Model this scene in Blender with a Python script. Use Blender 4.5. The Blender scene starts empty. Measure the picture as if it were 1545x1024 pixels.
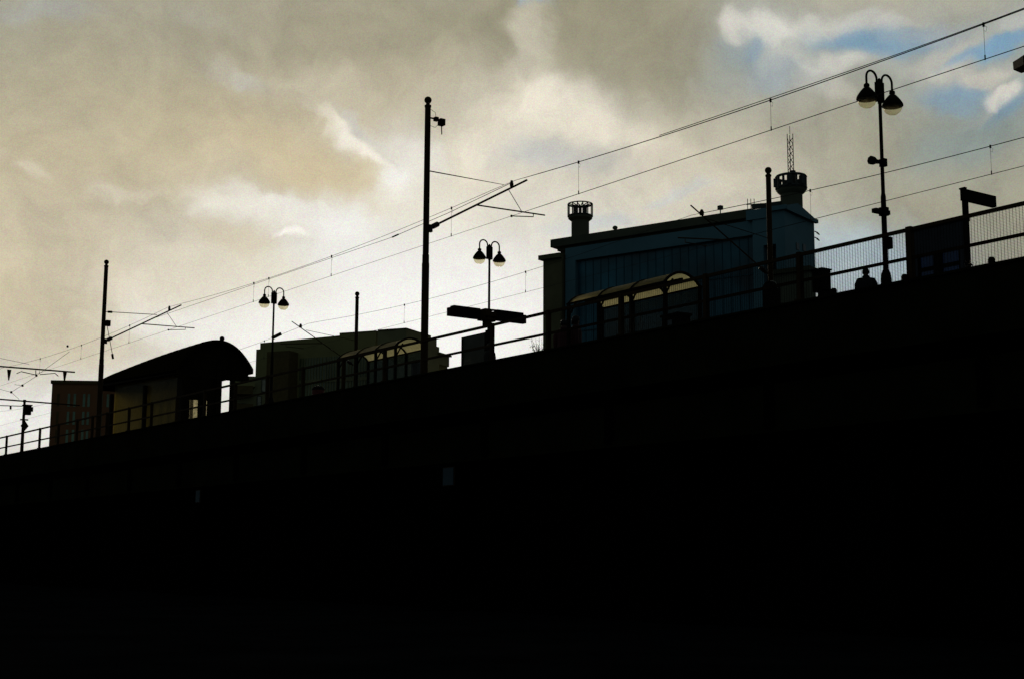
import bpy, bmesh, math, random
from mathutils import Vector, Matrix
random.seed(7)
R = math.radians
S = bpy.context.scene
COL = S.collection
# ------------------------------------------------------------------ camera
# photo 1545x1024; f in photo pixels; the tracks run along -X (away to the left), +Y is away from the camera
FPX, CX, CY = 2146.0, 772.5, 512.0
YAW, PITCH, ROLL = 0.6155986819930793, 0.15305535886947944, R(0.3)
EYE = Vector((0, 0, 1.6))
_h = Vector((-math.cos(YAW), math.sin(YAW), 0)); _z = Vector((0, 0, 1)); _r = Vector((math.sin(YAW), math.cos(YAW), 0))
FW = _h*math.cos(PITCH) + _z*math.sin(PITCH)
_u = -_h*math.sin(PITCH) + _z*math.cos(PITCH)
RT = _r*math.cos(ROLL) + _u*math.sin(ROLL)
UP = -_r*math.sin(ROLL) + _u*math.cos(ROLL)
cam = bpy.data.cameras.new('camera'); co = bpy.data.objects.new('camera', cam); COL.objects.link(co)
cam.sensor_width = 36.0; cam.lens = FPX/1545*36.0; cam.clip_start = 0.1; cam.clip_end = 6000
M = Matrix((RT, UP, -FW)).transposed().to_4x4(); M.translation = EYE
co.matrix_world = M
S.camera = co
S.view_settings.view_transform = 'Standard'; S.view_settings.look = 'None'
S.view_settings.exposure = 0.0; S.view_settings.gamma = 1.0
S.cycles.max_bounces = 3; S.cycles.transparent_max_bounces = 16

def ray(x, y): return FW + RT*((x-CX)/FPX) - UP*((y-CY)/FPX)
def atY(x, y, Y): d = ray(x, y); return EYE + d*(Y/d.y)
def atX(x, y, X): d = ray(x, y); return EYE + d*(X/d.x)
def atD(x, y, D): return EYE + ray(x, y)*D            # forward depth D
def proj(p):
    d = Vector(p) - EYE; w = d.dot(FW)
    return CX + FPX*d.dot(RT)/w, CY - FPX*d.dot(UP)/w

def lin(c): return tuple(((v/255)/12.92 if v/255 <= .04045 else ((v/255+.055)/1.055)**2.4) for v in c)

# ------------------------------------------------------------------ world: backlit evening cloud, dark overhead and behind
SUN_PX = (650, 478)
sd = ray(*SUN_PX).normalized()
SUN_EL = math.asin(sd.z); SUN_AZ = math.atan2(sd.x, sd.y)      # clockwise from +Y
W = bpy.data.worlds.new('World'); S.world = W; W.use_nodes = True
nt = W.node_tree; nt.nodes.clear(); N = nt.nodes; L = nt.links
def nd(t, **k):
    n = N.new(t)
    for a, v in k.items(): setattr(n, a, v)
    return n
def math_(op, a, b=None, clamp=False):
    n = nd('ShaderNodeMath', operation=op, use_clamp=clamp)
    for i, v in enumerate((a, b)):
        if v is None: continue
        if isinstance(v, (int, float)): n.inputs[i].default_value = v
        else: L.new(v, n.inputs[i])
    return n.outputs[0]
def vmath(op, a, b=None, out=0):
    n = nd('ShaderNodeVectorMath', operation=op)
    for i, v in enumerate((a, b)):
        if v is None: continue
        if isinstance(v, (tuple, list, Vector)): n.inputs[i].default_value = v
        else: L.new(v, n.inputs[i])
    return n.outputs[out]
def mixc(f, a, b, mode='MIX'):
    n = nd('ShaderNodeMix', data_type='RGBA', blend_type=mode)
    for s, v in ((n.inputs[0], f), (n.inputs[6], a), (n.inputs[7], b)):
        if isinstance(v, (int, float)): s.default_value = v
        elif isinstance(v, tuple): s.default_value = (*v, 1)
        else: L.new(v, s)
    return n.outputs[2]
def smooth(v, lo, hi):
    n = nd('ShaderNodeMapRange', interpolation_type='SMOOTHSTEP'); L.new(v, n.inputs[0])
    n.inputs[1].default_value = lo; n.inputs[2].default_value = hi
    return n.outputs[0]
def noise(vec, scale, detail, rough=.55, out=0, dist=0.0):
    n = nd('ShaderNodeTexNoise'); L.new(vec, n.inputs['Vector'])
    n.inputs['Scale'].default_value = scale; n.inputs['Detail'].default_value = detail; n.inputs['Roughness'].default_value = rough
    n.inputs['Distortion'].default_value = dist
    return n.outputs[out]
gen = nd('ShaderNodeTexCoord').outputs['Generated']
az = math_('ARCTAN2', vmath('DOT_PRODUCT', gen, _r, 1), vmath('DOT_PRODUCT', gen, _h, 1))
sep = nd('ShaderNodeSeparateXYZ'); L.new(gen, sep.inputs[0])
el = math_('ARCSINE', sep.outputs[2])
def deg(v): return math_('MULTIPLY', v, 180/math.pi)
cmb = nd('ShaderNodeCombineXYZ'); L.new(deg(az), cmb.inputs[0]); L.new(deg(el), cmb.inputs[1])
sky2 = cmb.outputs[0]                                          # (azimuth, elevation) in degrees on the sky
def warp(v, scale, amp, det):
    n = noise(v, scale, det, .6, 1)
    return vmath('ADD', v, vmath('MULTIPLY', vmath('SUBTRACT', n, (.5, .5, .5)), (amp, amp*.8, 0)))
w1 = warp(sky2, .11, 6.0, 4)
w2 = warp(warp(w1, .45, 1.3, 5), 1.5, .55, 5)
def ang(x, y):
    d = ray(x, y).normalized()
    return math.degrees(math.atan2(d.dot(_r), d.dot(_h))), math.degrees(math.asin(d.z))
PXD = math.degrees(1/FPX)
def blob(col, x, y, rx, ry, rot, c, s, src, soft=1.0):
    mp = nd('ShaderNodeMapping', vector_type='TEXTURE')
    a, e = ang(x, y)
    mp.inputs[1].default_value = (a, e, 0); mp.inputs[2].default_value = (0, 0, -R(rot))
    mp.inputs[3].default_value = (rx*PXD, ry*PXD, 1)
    L.new(src, mp.inputs[0])
    q = vmath('DOT_PRODUCT', mp.outputs[0], mp.outputs[0], 1)
    if soft != 1.0: q = math_('POWER', q, soft)
    f = math_('MULTIPLY', math_('EXPONENT', math_('MULTIPLY', q, -1)), s)
    return mixc(f, col, lin(c))
# SKYBLOBS: broad tones first, then individual clouds
BROAD = [
 (60, 20, 420, 170, 0, (158, 157, 146), .9), (150, 130, 420, 150, 0, (170, 163, 138), .8),
 (850, 20, 330, 160, 0, (152, 147, 125), .9), (1000, 110, 190, 150, 0, (155, 149, 124), .8),
 (110, 280, 330, 110, 0, (189, 178, 150), .9), (420, 240, 260, 120, 0, (198, 184, 152), .8),
 (60, 430, 260, 100, 0, (197, 185, 159), .9), (1400, 330, 330, 170, 0, (156, 152, 130), 1.0),
 (1500, 120, 330, 130, 0, (141, 155, 157), .9), (1150, 70, 170, 90, 0, (168, 174, 174), .8), (1270, 200, 200, 100, 0, (154, 151, 131), .9),
 (930, 300, 260, 110, 0, (206, 200, 184), .9), (1040, 250, 120, 60, 0, (200, 192, 170), .6),
 (760, 250, 230, 90, 0, (212, 205, 186), .9), (650, 460, 330, 150, 0, (240, 239, 234), 1.0),
 (560, 520, 420, 110, 0, (244, 243, 239), 1.0), (20, 640, 300, 75, 0, (238, 237, 233), .9),
 (1300, 430, 140, 75, 0, (172, 184, 190), .9), (1480, 380, 120, 50, 0, (152, 152, 138), .7),
]
CLOUDS = [
 (840, 175, 130, 60, 10, (212, 207, 192), .8), (790, 70, 22, 60, 20, (196, 190, 172), .75), (760, 140, 40, 60, 10, (200, 193, 174), .6),
 (800, 232, 110, 22, 6, (190, 192, 190), .75), (900, 225, 70, 24, 8, (186, 184, 176), .6),
 (700, 230, 70, 36, 0, (222, 214, 196), .7), (960, 215, 60, 30, 0, (214, 205, 186), .6),
 (535, 215, 75, 20, 40, (226, 219, 202), .8), (495, 175, 45, 16, 38, (216, 209, 190), .7), (545, 200, 60, 7, 42, (190, 190, 186), .6),
 (500, 130, 60, 34, 30, (196, 188, 166), .7), (450, 110, 40, 25, 30, (196, 188, 166), .5),
 (580, 270, 38, 38, 0, (228, 222, 206), .8), (620, 240, 50, 40, 0, (222, 215, 198), .6),
 (490, 285, 80, 55, 20, (205, 190, 157), .75), (430, 240, 90, 50, 20, (202, 187, 154), .6),
 (365, 102, 22, 13, 10, (198, 196, 188), .8), (335, 92, 30, 22, 0, (188, 182, 164), .6), (385, 108, 40, 16, 0, (172, 170, 160), .5),
 (90, 180, 90, 32, 18, (186, 177, 152), .6), (180, 302, 34, 13, -2, (212, 203, 182), .8), (225, 296, 22, 10, 0, (208, 198, 174), .7),
 (85, 275, 12, 7, 10, (210, 200, 178), .7), (30, 250, 26, 14, 0, (202, 192, 168), .6),
 (400, 325, 100, 30, 4, (224, 219, 206), .85), (480, 330, 70, 36, 0, (228, 224, 212), .8), (405, 366, 28, 9, 0, (236, 232, 222), .85),
 (330, 380, 60, 28, 8, (208, 196, 168), .6),
 (1110, 28, 26, 24, 0, (205, 202, 192), .85), (1170, 30, 46, 26, 0, (206, 204, 194), .9), (1250, 22, 60, 22, 0, (200, 199, 190), .85), (1320, 18, 60, 20, 0, (192, 192, 186), .8),
 (1180, 70, 60, 22, 0, (192, 192, 184), .75), (1270, 82, 60, 20, -6, (188, 188, 180), .7), (1240, 110, 40, 20, 0, (186, 186, 178), .6), (1265, 130, 25, 18, 0, (196, 192, 180), .6),
 (1110, 85, 75, 26, -25, (144, 163, 170), .8), (1170, 100, 60, 22, -10, (150, 164, 172), .6), (1150, 62, 20, 9, -20, (138, 162, 178), .6), (1335, 46, 90, 22, 4, (120, 154, 177), .95), (1290, 38, 26, 8, -8, (130, 158, 180), .6),
 (1080, 110, 60, 40, 0, (170, 170, 160), .5), (1420, 70, 60, 22, -10, (186, 184, 174), .8), (1405, 35, 60, 14, 0, (168, 174, 176), .6),
 (1480, 64, 60, 11, -8, (118, 154, 180), .9), (1530, 55, 40, 14, -8, (120, 156, 182), .8), (1530, 25, 40, 14, 0, (188, 190, 186), .7),
 (1480, 105, 60, 20, 0, (186, 182, 170), .75), (1515, 133, 28, 14, 0, (206, 202, 190), .9), (1450, 128, 50, 20, 10, (126, 152, 170), .9),
 (1525, 156, 44, 18, -4, (118, 152, 178), .85), (1480, 158, 26, 10, -30, (176, 176, 168), .7), (1440, 190, 60, 30, 0, (150, 150, 138), .6),
 (1200, 180, 60, 50, 0, (158, 155, 140), .5), (905, 330, 60, 14, -5, (188, 196, 200), .55), (1010, 285, 40, 10, -8, (192, 198, 200), .5),
 (1290, 405, 30, 18, 0, (196, 190, 178), .6), (1420, 300, 60, 30, 0, (162, 157, 138), .6), (1340, 390, 60, 20, 0, (164, 176, 184), .5),
 (60, 440, 200, 100, 0, (198, 186, 157), .6), (650, 50, 190, 50, 0, (150, 146, 124), .5), (1010, 80, 100, 90, 0, (147, 141, 117), .7), (400, 40, 220, 50, 0, (157, 151, 129), .4), (930, 30, 120, 50, 0, (146, 141, 119), .5),
 (835, 168, 85, 42, 12, (234, 226, 208), .8), (755, 200, 50, 40, 0, (228, 220, 201), .6), (905, 198, 80, 20, 10, (228, 220, 202), .7), (690, 245, 55, 45, 0, (231, 223, 204), .6), (594, 280, 36, 32, 0, (240, 239, 234), .95), (610, 225, 60, 36, 20, (228, 225, 216), .7), (560, 228, 40, 6, 42, (190, 188, 184), .6),
 (1310, 390, 120, 55, 0, (168, 186, 195), .75), (1480, 190, 90, 40, 0, (130, 144, 142), .7), (40, 470, 120, 50, 0, (196, 184, 156), .5), (640, 315, 120, 40, 0, (235, 229, 213), .6), (330, 430, 130, 40, 4, (222, 213, 190), .6), (430, 335, 110, 24, 4, (238, 233, 221), .8), (505, 350, 80, 34, 0, (238, 237, 232), .85), (420, 318, 60, 18, 4, (234, 231, 222), .7), (340, 335, 50, 18, 0, (230, 226, 214), .7), (405, 366, 26, 8, 0, (247, 243, 234), .9), (540, 255, 26, 40, 10, (206, 192, 160), .5),
 (545, 222, 50, 10, 42, (242, 236, 222), .8), (345, 95, 50, 24, 10, (190, 184, 166), .5), (300, 490, 130, 45, 0, (236, 234, 226), .75), (800, 60, 26, 46, 22, (200, 194, 175), .6), (735, 150, 36, 40, 10, (206, 198, 178), .5),
 (1120, 30, 30, 20, 0, (214, 211, 202), .7), (1185, 34, 36, 20, 0, (216, 214, 205), .7), (1260, 86, 40, 14, 0, (204, 203, 194), .6), (1520, 132, 30, 13, 0, (218, 214, 202), .7), (1490, 100, 36, 14, 0, (200, 196, 184), .6), (1430, 88, 40, 14, -8, (200, 197, 186), .5),
 (808, 3, 28, 14, 0, (150, 172, 190), .8), (660, 20, 60, 20, 8, (164, 158, 140), .6), (60, 8, 60, 18, 0, (166, 168, 164), .6), (490, 60, 60, 40, 10, (164, 157, 135), .6),
 (310, 20, 60, 16, 0, (172, 168, 152), .6), (240, 440, 110, 26, 2, (218, 210, 192), .6), (140, 520, 120, 30, 2, (206, 196, 172), .6),
 (700, 380, 120, 40, 0, (236, 233, 226), .5), (560, 400, 110, 30, 0, (238, 236, 232), .6),
]
col = None
base = nd('ShaderNodeRGB'); base.outputs[0].default_value = (*lin((182, 174, 152)), 1); col = base.outputs[0]
for b in BROAD: col = blob(col, *b, w1)
def after(src, c):            # the same sky coordinates, evaluated after colour c (keeps the shader's stack small)
    n_ = nd('ShaderNodeVectorMath', operation='MULTIPLY_ADD'); L.new(c, n_.inputs[0]); n_.inputs[1].default_value = (1e-7,)*3; L.new(src, n_.inputs[2]); return n_.outputs[0]
for i, b in enumerate(CLOUDS):
    if i % 12 == 0: w2s = after(w2, col)
    col = blob(col, *b, w2s, 1.6)
# mottled cloud texture and film-like fine structure of the cloud
n1 = noise(w2, .42, 8, .62); n2 = noise(w1, 1.5, 6, .65); n3 = noise(w2, .9, 8, .7, 0, .8)
k = math_('ADD', math_('ADD', math_('MULTIPLY', math_('SUBTRACT', n1, .5), .62), math_('MULTIPLY', math_('SUBTRACT', n2, .5), .14)), math_('MULTIPLY', math_('SUBTRACT', n3, .5), .13))
k = math_('MULTIPLY', k, math_('ADD', .25, math_('MULTIPLY', .75, smooth(vmath('DISTANCE', sky2, (*ang(580, 520), 0), 1), 2.5, 11))))
g = noise(sky2, 21.0, 1, .7, 1)
gr = vmath('MULTIPLY', vmath('SUBTRACT', g, (.5, .5, .5)), (.62, .62, .62))
sc = nd('ShaderNodeCombineXYZ')
for i in range(3): L.new(k, sc.inputs[i])
tot = vmath('ADD', vmath('ADD', gr, (1.03, 1.03, 1.025)), sc.outputs[0])
front = mixc(1.0, col, tot, 'MULTIPLY')
nish = nd('ShaderNodeTexSky', sky_type='NISHITA', sun_disc=False)
nish.sun_elevation = SUN_EL; nish.sun_rotation = SUN_AZ; nish.air_density = 1.2; nish.dust_density = 2.0; nish.ozone_density = 1.5
NIS = mixc(1.0, nish.outputs[0], (.0025, .0025, .0025), 'MULTIPLY')
dot = vmath('DOT_PRODUCT', gen, tuple(ray(760, 420).normalized()), 1)
vis = math_('MULTIPLY', smooth(dot, math.cos(R(50)), math.cos(R(31))), math_('SUBTRACT', 1.0, smooth(deg(el), 25, 38)))
rear = mixc(1.0, NIS, (.046, .064, .070), 'ADD')
fin = mixc(vis, rear, front)
# below the horizon: nothing bright
fin = mixc(smooth(el, -.03, -.005), (.01, .01, .01), fin)
bg = nd('ShaderNodeBackground'); L.new(fin, bg.inputs[0]); bg.inputs[1].default_value = 1.0
L.new(bg.outputs[0], nd('ShaderNodeOutputWorld').inputs[0])
# sun: behind the cloud, low and behind the station
sl = bpy.data.lights.new('sun', 'SUN'); so = bpy.data.objects.new('sun', sl); COL.objects.link(so)
sl.energy = 1.0; sl.angle = R(10); sl.color = (1.0, .86, .62)
so.rotation_euler = (-sd).to_track_quat('-Z', 'Y').to_euler()

# ------------------------------------------------------------------ materials
MATS = {}
def mat(name, c, rough=.6, metal=0.0, var=.25, scale=3.0, spec=.3, bump=0.0, kind=None):
    if name in MATS: return MATS[name]
    m = bpy.data.materials.new(name); m.use_nodes = True; t = m.node_tree; b = t.nodes['Principled BSDF']
    tc = t.nodes.new('ShaderNodeTexCoord'); nz = t.nodes.new('ShaderNodeTexNoise')
    nz.inputs['Scale'].default_value = scale; nz.inputs['Detail'].default_value = 5
    t.links.new(tc.outputs['Object'], nz.inputs['Vector'])
    rp = t.nodes.new('ShaderNodeValToRGB'); rp.color_ramp.elements[0].position = .3; rp.color_ramp.elements[1].position = .7
    rp.color_ramp.elements[0].color = (*[v*(1-var) for v in c], 1); rp.color_ramp.elements[1].color = (*[min(1, v*(1+var)) for v in c], 1)
    t.links.new(nz.outputs[0], rp.inputs[0])
    src = rp.outputs[0]
    if kind == 'brick':
        bk = t.nodes.new('ShaderNodeTexBrick'); mp = t.nodes.new('ShaderNodeMapping'); mp.inputs[2].default_value = (R(90), 0, 0)
        t.links.new(tc.outputs['Object'], mp.inputs[0]); t.links.new(mp.outputs[0], bk.inputs['Vector'])
        bk.inputs['Scale'].default_value = 4.4; bk.inputs['Mortar'].default_value = (*[v*1.5 for v in c], 1)
        t.links.new(src, bk.inputs['Color1']); bk.inputs['Color2'].default_value = (*[v*.75 for v in c], 1); src = bk.outputs[0]
    t.links.new(src, b.inputs['Base Color'])
    b.inputs['Roughness'].default_value = rough; b.inputs['Metallic'].default_value = metal; b.inputs['Specular IOR Level'].default_value = spec
    if bump:
        bp = t.nodes.new('ShaderNodeBump'); bp.inputs['Strength'].default_value = bump; t.links.new(nz.outputs[0], bp.inputs['Height']); t.links.new(bp.outputs[0], b.inputs['Normal'])
    MATS[name] = m; return m
def clear(name, tint, through, diff, trans=0.0):
    """glazing: lets light through, tinted, with some dust that scatters"""
    if name in MATS: return MATS[name]
    m = bpy.data.materials.new(name); m.use_nodes = True; t = m.node_tree; t.nodes.clear()
    o = t.nodes.new('ShaderNodeOutputMaterial'); a = t.nodes.new('ShaderNodeBsdfTransparent'); a.inputs[0].default_value = (*tint, 1)
    tc = t.nodes.new('ShaderNodeTexCoord'); nz = t.nodes.new('ShaderNodeTexNoise'); nz.inputs['Scale'].default_value = 6; nz.inputs['Detail'].default_value = 4
    t.links.new(tc.outputs['Object'], nz.inputs['Vector'])
    d = t.nodes.new('ShaderNodeBsdfTranslucent'); d.inputs[0].default_value = (*diff, 1)
    g = t.nodes.new('ShaderNodeBsdfGlossy'); g.inputs['Roughness'].default_value = .15; g.inputs[0].default_value = (.5, .5, .5, 1)
    mr = t.nodes.new('ShaderNodeMapRange'); mr.inputs[3].default_value = max(0, 1-through-.12); mr.inputs[4].default_value = min(1, 1-through+.12); mr.inputs[1].default_value = .3; mr.inputs[2].default_value = .7
    t.links.new(nz.outputs[0], mr.inputs[0])
    mx = t.nodes.new('ShaderNodeMixShader'); t.links.new(mr.outputs[0], mx.inputs[0]); t.links.new(a.outputs[0], mx.inputs[1]); t.links.new(d.outputs[0], mx.inputs[2])
    m2 = t.nodes.new('ShaderNodeMixShader'); m2.inputs[0].default_value = .06; t.links.new(mx.outputs[0], m2.inputs[1]); t.links.new(g.outputs[0], m2.inputs[2])
    t.links.new(m2.outputs[0], o.inputs[0])
    MATS[name] = m; return m
STEEL = mat('glow browned steel', (.05, .026, .009), .7, .0, spec=.05)  # brown tint stands in for halation glow on backlit poles
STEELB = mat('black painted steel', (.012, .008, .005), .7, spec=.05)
CONC = mat('silhouette dark concrete', (.014, .013, .006), .9, var=.35, scale=.7, bump=.2, spec=0.0)  # backlit silhouette darkness put into the base colour
CONCD = mat('silhouette black concrete', (.0025, .0025, .002), .95, var=.4, scale=.6, spec=0.0)  # near-black base colour paints in the shade under the deck edge
BRICK = mat('silhouette black brick', (.0025, .002, .002), .95, var=.35, scale=1.2, kind='brick', spec=0.0)  # shade of the backlit wall painted into the brick colour
ASPH = mat('shade dark asphalt', (.008, .008, .008), .95, var=.35, scale=.4, bump=.1, spec=.0)  # base colour lowered to paint the ground's shade; surface is dry and matt
PLAT = mat('platform paving', (.12, .115, .105), .9, scale=1.2)
BALL = mat('track ballast', (.05, .045, .04), .95, scale=8, var=.5)
RAILM = mat('running rail steel', (.10, .085, .07), .35, .8)
WIREM = mat('tarnished copper wire', (.03, .022, .016), .5, .5)
INSUL = mat('brown insulator', (.04, .02, .012), .4)
BOWL = clear('lamp bowl glass', (.96, .92, .76), .8, (.7, .64, .46))
ROOFG = clear('shelter roof glazing', (.8, .75, .55), .25, (.92, .86, .6))
WALLG = clear('shelter wall glazing', (.6, .68, .68), .85, (.04, .05, .05))
RIBG = clear('ribbed translucent wall', (.5, .45, .3), .12, (.46, .41, .2))
HALLG = clear('hall window glass', (.9, .84, .62), .55, (.3, .27, .18))

# ------------------------------------------------------------------ mesh building
class MB:
    def __init__(s): s.v = []; s.f = []
    def add(s, vs, fs):
        o = len(s.v); s.v += [Vector(v) for v in vs]; s.f += [[i+o for i in f] for f in fs]; return s
    def hexa(s, p): return s.add(p, [(0,3,2,1),(4,5,6,7),(0,1,5,4),(1,2,6,5),(2,3,7,6),(3,0,4,7)])
    def box(s, a, b):
        x0,y0,z0 = a; x1,y1,z1 = b
        return s.hexa([(x0,y0,z0),(x1,y0,z0),(x1,y1,z0),(x0,y1,z0),(x0,y0,z1),(x1,y0,z1),(x1,y1,z1),(x0,y1,z1)])
    def bar(s, a, b, w, h=None, up=(0,0,1)):
        a = Vector(a); b = Vector(b); h = w if h is None else h; d = (b-a).normalized(); u = Vector(up)
        if abs(d.dot(u)) > .98: u = Vector((0,1,0))
        q = d.cross(u).normalized(); u = q.cross(d)
        q = q*w/2; u = u*h/2
        return s.hexa([a-q-u, a+q-u, a+q+u, a-q+u, b-q-u, b+q-u, b+q+u, b-q+u])
    def tube(s, pts, r, n=8, cap=True):
        pts = [Vector(p) for p in pts]; rs = r if isinstance(r, (list, tuple)) else [r]*len(pts)
        vs = []; ref = None
        for i, p in enumerate(pts):
            d = ((pts[min(i+1, len(pts)-1)] - pts[max(i-1, 0)])).normalized()
            if ref is None or abs(ref.dot(d)) > .95:
                ref = Vector((1,0,0)) if abs(d.x) < .8 else Vector((0,1,0))
            a = (ref - d*ref.dot(d)).normalized(); b = d.cross(a); ref = a
            for k in range(n): t = 2*math.pi*k/n; vs.append(p + (a*math.cos(t)+b*math.sin(t))*rs[i])
        fs = []
        for i in range(len(pts)-1):
            for k in range(n): fs.append((i*n+k, i*n+(k+1)%n, (i+1)*n+(k+1)%n, (i+1)*n+k))
        if cap: fs.append(tuple(range(n))[::-1]); fs.append(tuple(range((len(pts)-1)*n, len(pts)*n)))
        return s.add(vs, fs)
    def lathe(s, prof, c, n=20):
        c = Vector(c); vs = []; fs = []
        for (r, z) in prof:
            for k in range(n): t = 2*math.pi*k/n; vs.append(c + Vector((r*math.cos(t), r*math.sin(t), z)))
        m = len(prof)
        for i in range(m-1):
            for k in range(n): fs.append((i*n+k, i*n+(k+1)%n, (i+1)*n+(k+1)%n, (i+1)*n+k))
        if prof[0][0] > 1e-4: fs.append(tuple(range(n))[::-1])
        if prof[-1][0] > 1e-4: fs.append(tuple(range((m-1)*n, m*n)))
        return s.add(vs, fs)
    def ball(s, c, r, sz=1.0, n=14):
        return s.lathe([(max(1e-5, r*math.sin(math.pi*i/n)), -r*sz*math.cos(math.pi*i/n)) for i in range(n+1)], c, n)
    def prism(s, poly, d):
        """closed polygon (3d points) extruded by vector d"""
        n = len(poly); d = Vector(d); p = [Vector(q) for q in poly]
        vs = p + [q+d for q in p]
        fs = [tuple(range(n))[::-1], tuple(range(n, 2*n))] + [(i, (i+1)%n, n+(i+1)%n, n+i) for i in range(n)]
        return s.add(vs, fs)
    def build(s, name, m, parent=None, smooth=30):
        o0 = parent_world(parent) if parent else Vector((0,0,0))
        me = bpy.data.meshes.new(name); me.from_pydata([tuple(v-o0) for v in s.v], [], s.f)
        bm = bmesh.new(); bm.from_mesh(me); bmesh.ops.remove_doubles(bm, verts=bm.verts, dist=1e-5); bmesh.ops.recalc_face_normals(bm, faces=bm.faces); bm.to_mesh(me); bm.free()
        me.polygons.foreach_set('use_smooth', [True]*len(me.polygons)); me.set_sharp_from_angle(angle=R(smooth))
        me.materials.append(m)
        o = bpy.data.objects.new(name, me); COL.objects.link(o)
        if parent: o.parent = parent
        return o
def parent_world(p):
    v = Vector((0,0,0))
    while p is not None: v += p.location; p = p.parent
    return v
def tag(o, label=None, cat=None, group=None, kind=None):
    for k_, v_ in (('label', label), ('category', cat), ('group', group), ('kind', kind)):
        if v_: o[k_] = v_
    return o
def thing(name, label, cat, loc, group=None):
    o = bpy.data.objects.new(name, None); COL.objects.link(o); o.empty_display_size = .2; o.location = loc
    return tag(o, label, cat, group)
def kids(o): return [c for c in bpy.data.objects if c.parent == o]
def dup(root, loc, label, scale=None):
    r = root.copy(); COL.objects.link(r); r.location = loc; r['label'] = label
    if scale: r.scale = (scale,)*3
    for ch in kids(root):
        c = ch.copy(); COL.objects.link(c); c.parent = r
        for g_ in kids(ch):
            d = g_.copy(); COL.objects.link(d); d.parent = c
    return r

# ------------------------------------------------------------------ ground and viaduct
PZ, PY = 7.456, 24.0          # parapet top and face
DECK, FLOOR = 7.25, 8.30
XL, XR = -330.0, 45.0
gm = MB(); n = 24
gm.add([(-3000,-3000,0),(3000,-3000,0),(3000,3000,0),(-3000,3000,0)], [(0,1,2,3)])
tag(gm.build('ground', ASPH), kind='structure')
via = thing('viaduct', 'long dark concrete railway viaduct with solid edge beam crossing the whole picture', 'viaduct', (-40, PY, 0))
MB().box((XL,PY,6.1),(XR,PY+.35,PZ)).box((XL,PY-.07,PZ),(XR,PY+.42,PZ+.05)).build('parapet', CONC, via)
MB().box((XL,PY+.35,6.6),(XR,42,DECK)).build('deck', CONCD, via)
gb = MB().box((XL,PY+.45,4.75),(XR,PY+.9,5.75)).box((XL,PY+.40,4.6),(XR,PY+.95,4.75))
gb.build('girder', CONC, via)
for i, x in enumerate(range(-150, 30, 6)):
    MB().box((x,PY+.3,4.7),(x+.22,PY+.45,6.1)).build('bracket', CONCD, via)
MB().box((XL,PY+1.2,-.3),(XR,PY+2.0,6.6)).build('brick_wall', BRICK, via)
for px_ in (300, 680, 1010, 1330):
    p = atY(px_, 760, PY+.95); x = p.x
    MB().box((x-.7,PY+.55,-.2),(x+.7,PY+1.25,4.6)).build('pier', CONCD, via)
tb = MB().box((XL,PY+.5,DECK),(XR,29.2,DECK+.12)).box((XL,34.8,DECK),(XR,41.8,DECK+.12))
tb.build('ballast', BALL, via)
for y in (27.25, 28.7, 35.2, 36.65):
    MB().box((XL,y-.035,DECK+.12),(XR,y+.035,DECK+.27)).build('running_rail', RAILM, via)
pl = MB().box((-100,29.6,DECK),(-5,34.5,FLOOR-.1)).box((-100,29.5,FLOOR-.1),(-5,34.6,FLOOR))
tag(pl.build('platform', PLAT), kind='structure')
# small plates fixed to the wall below
for (x, y, w, h, lab) in ((299, 748, .42, .5, 'small pale blue plate on the dark pier under the far left of the viaduct'), (677, 718, .6, .55, 'faint blue square plate on the viaduct wall below the tallest catenary mast')):
    p = atY(x, y, PY+.52)
    t = thing('wall_plate', lab, 'sign', p)
    MB().box((p.x-w/2,p.y-.03,p.z-h/2),(p.x+w/2,p.y,p.z+h/2)).build('plate', mat('faded blue enamel', (.02, .05, .07), .6, var=.2), t)
    MB().box((p.x-w/2-.03,p.y,p.z-h/2-.03),(p.x+w/2+.03,p.y+.03,p.z+h/2+.03)).build('frame', STEEL, t)

# ------------------------------------------------------------------ railing along the parapet
def railing(name, label, xs, X0, X1, mesh):
    t = thing(name, label, 'railing', ((X0+X1)/2, PY+.18, PZ))
    yr = PY+.18
    H = 1.17
    MB().box((X0,yr-.035,PZ+H-.035),(X1,yr+.035,PZ+H+.04)).build('top_rail', STEEL, t)
    MB().box((X0,yr-.03,PZ+.52),(X1,yr+.03,PZ+.585)).build('middle_rail', STEEL, t)
    for x, w in xs:
        MB().box((x-w/2,yr-.06,PZ+.05),(x+w/2,yr+.06,PZ+H+.06)).box((x-w,yr-.1,PZ+.05),(x+w,yr+.1,PZ+.12)).build('post', STEEL, t)
    if mesh:
        ed = sorted([X0]+[x for x, w in xs]+[X1])
        for a, b in zip(ed, ed[1:]):
            if b-a < .3: continue
            m = MB(); n = int((b-a)/.076)
            for i in range(1, n): x = a+(b-a)*i/n; m.box((x-.0028,yr-.052,PZ+.08),(x+.0028,yr-.046,PZ+H-.04))
            for j in range(1, 34): z = PZ+.08+(H-.12)*j/34; m.box((a+.03,yr-.0575,z-.0016),(b-.03,yr-.053,z+.0016))
            m.build('mesh_panel', STEELB, t)
    return t
def pX(x): return atY(x, 835-.1918*(x+765), PY).x
left_posts = [(pX(x), .085) for x in (4, 28, 54, 82, 110, 133, 155, 188, 222, 260, 302, 348, 396, 450, 511, 573, 735)]
split = pX(838)
railing('parapet_railing', 'thin two-rail steel railing along the viaduct edge on the left, no mesh', left_posts + [(pX(820), .1)], -250, split, False)
railing('mesh_railing', 'heavier railing with wire mesh infill along the viaduct edge on the right', [(pX(x), .11) for x in (930, 1058, 1200)]+[(pX(1367), .14), (pX(1545)+2.3, .13)], split+.02, XR-5, True)
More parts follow.
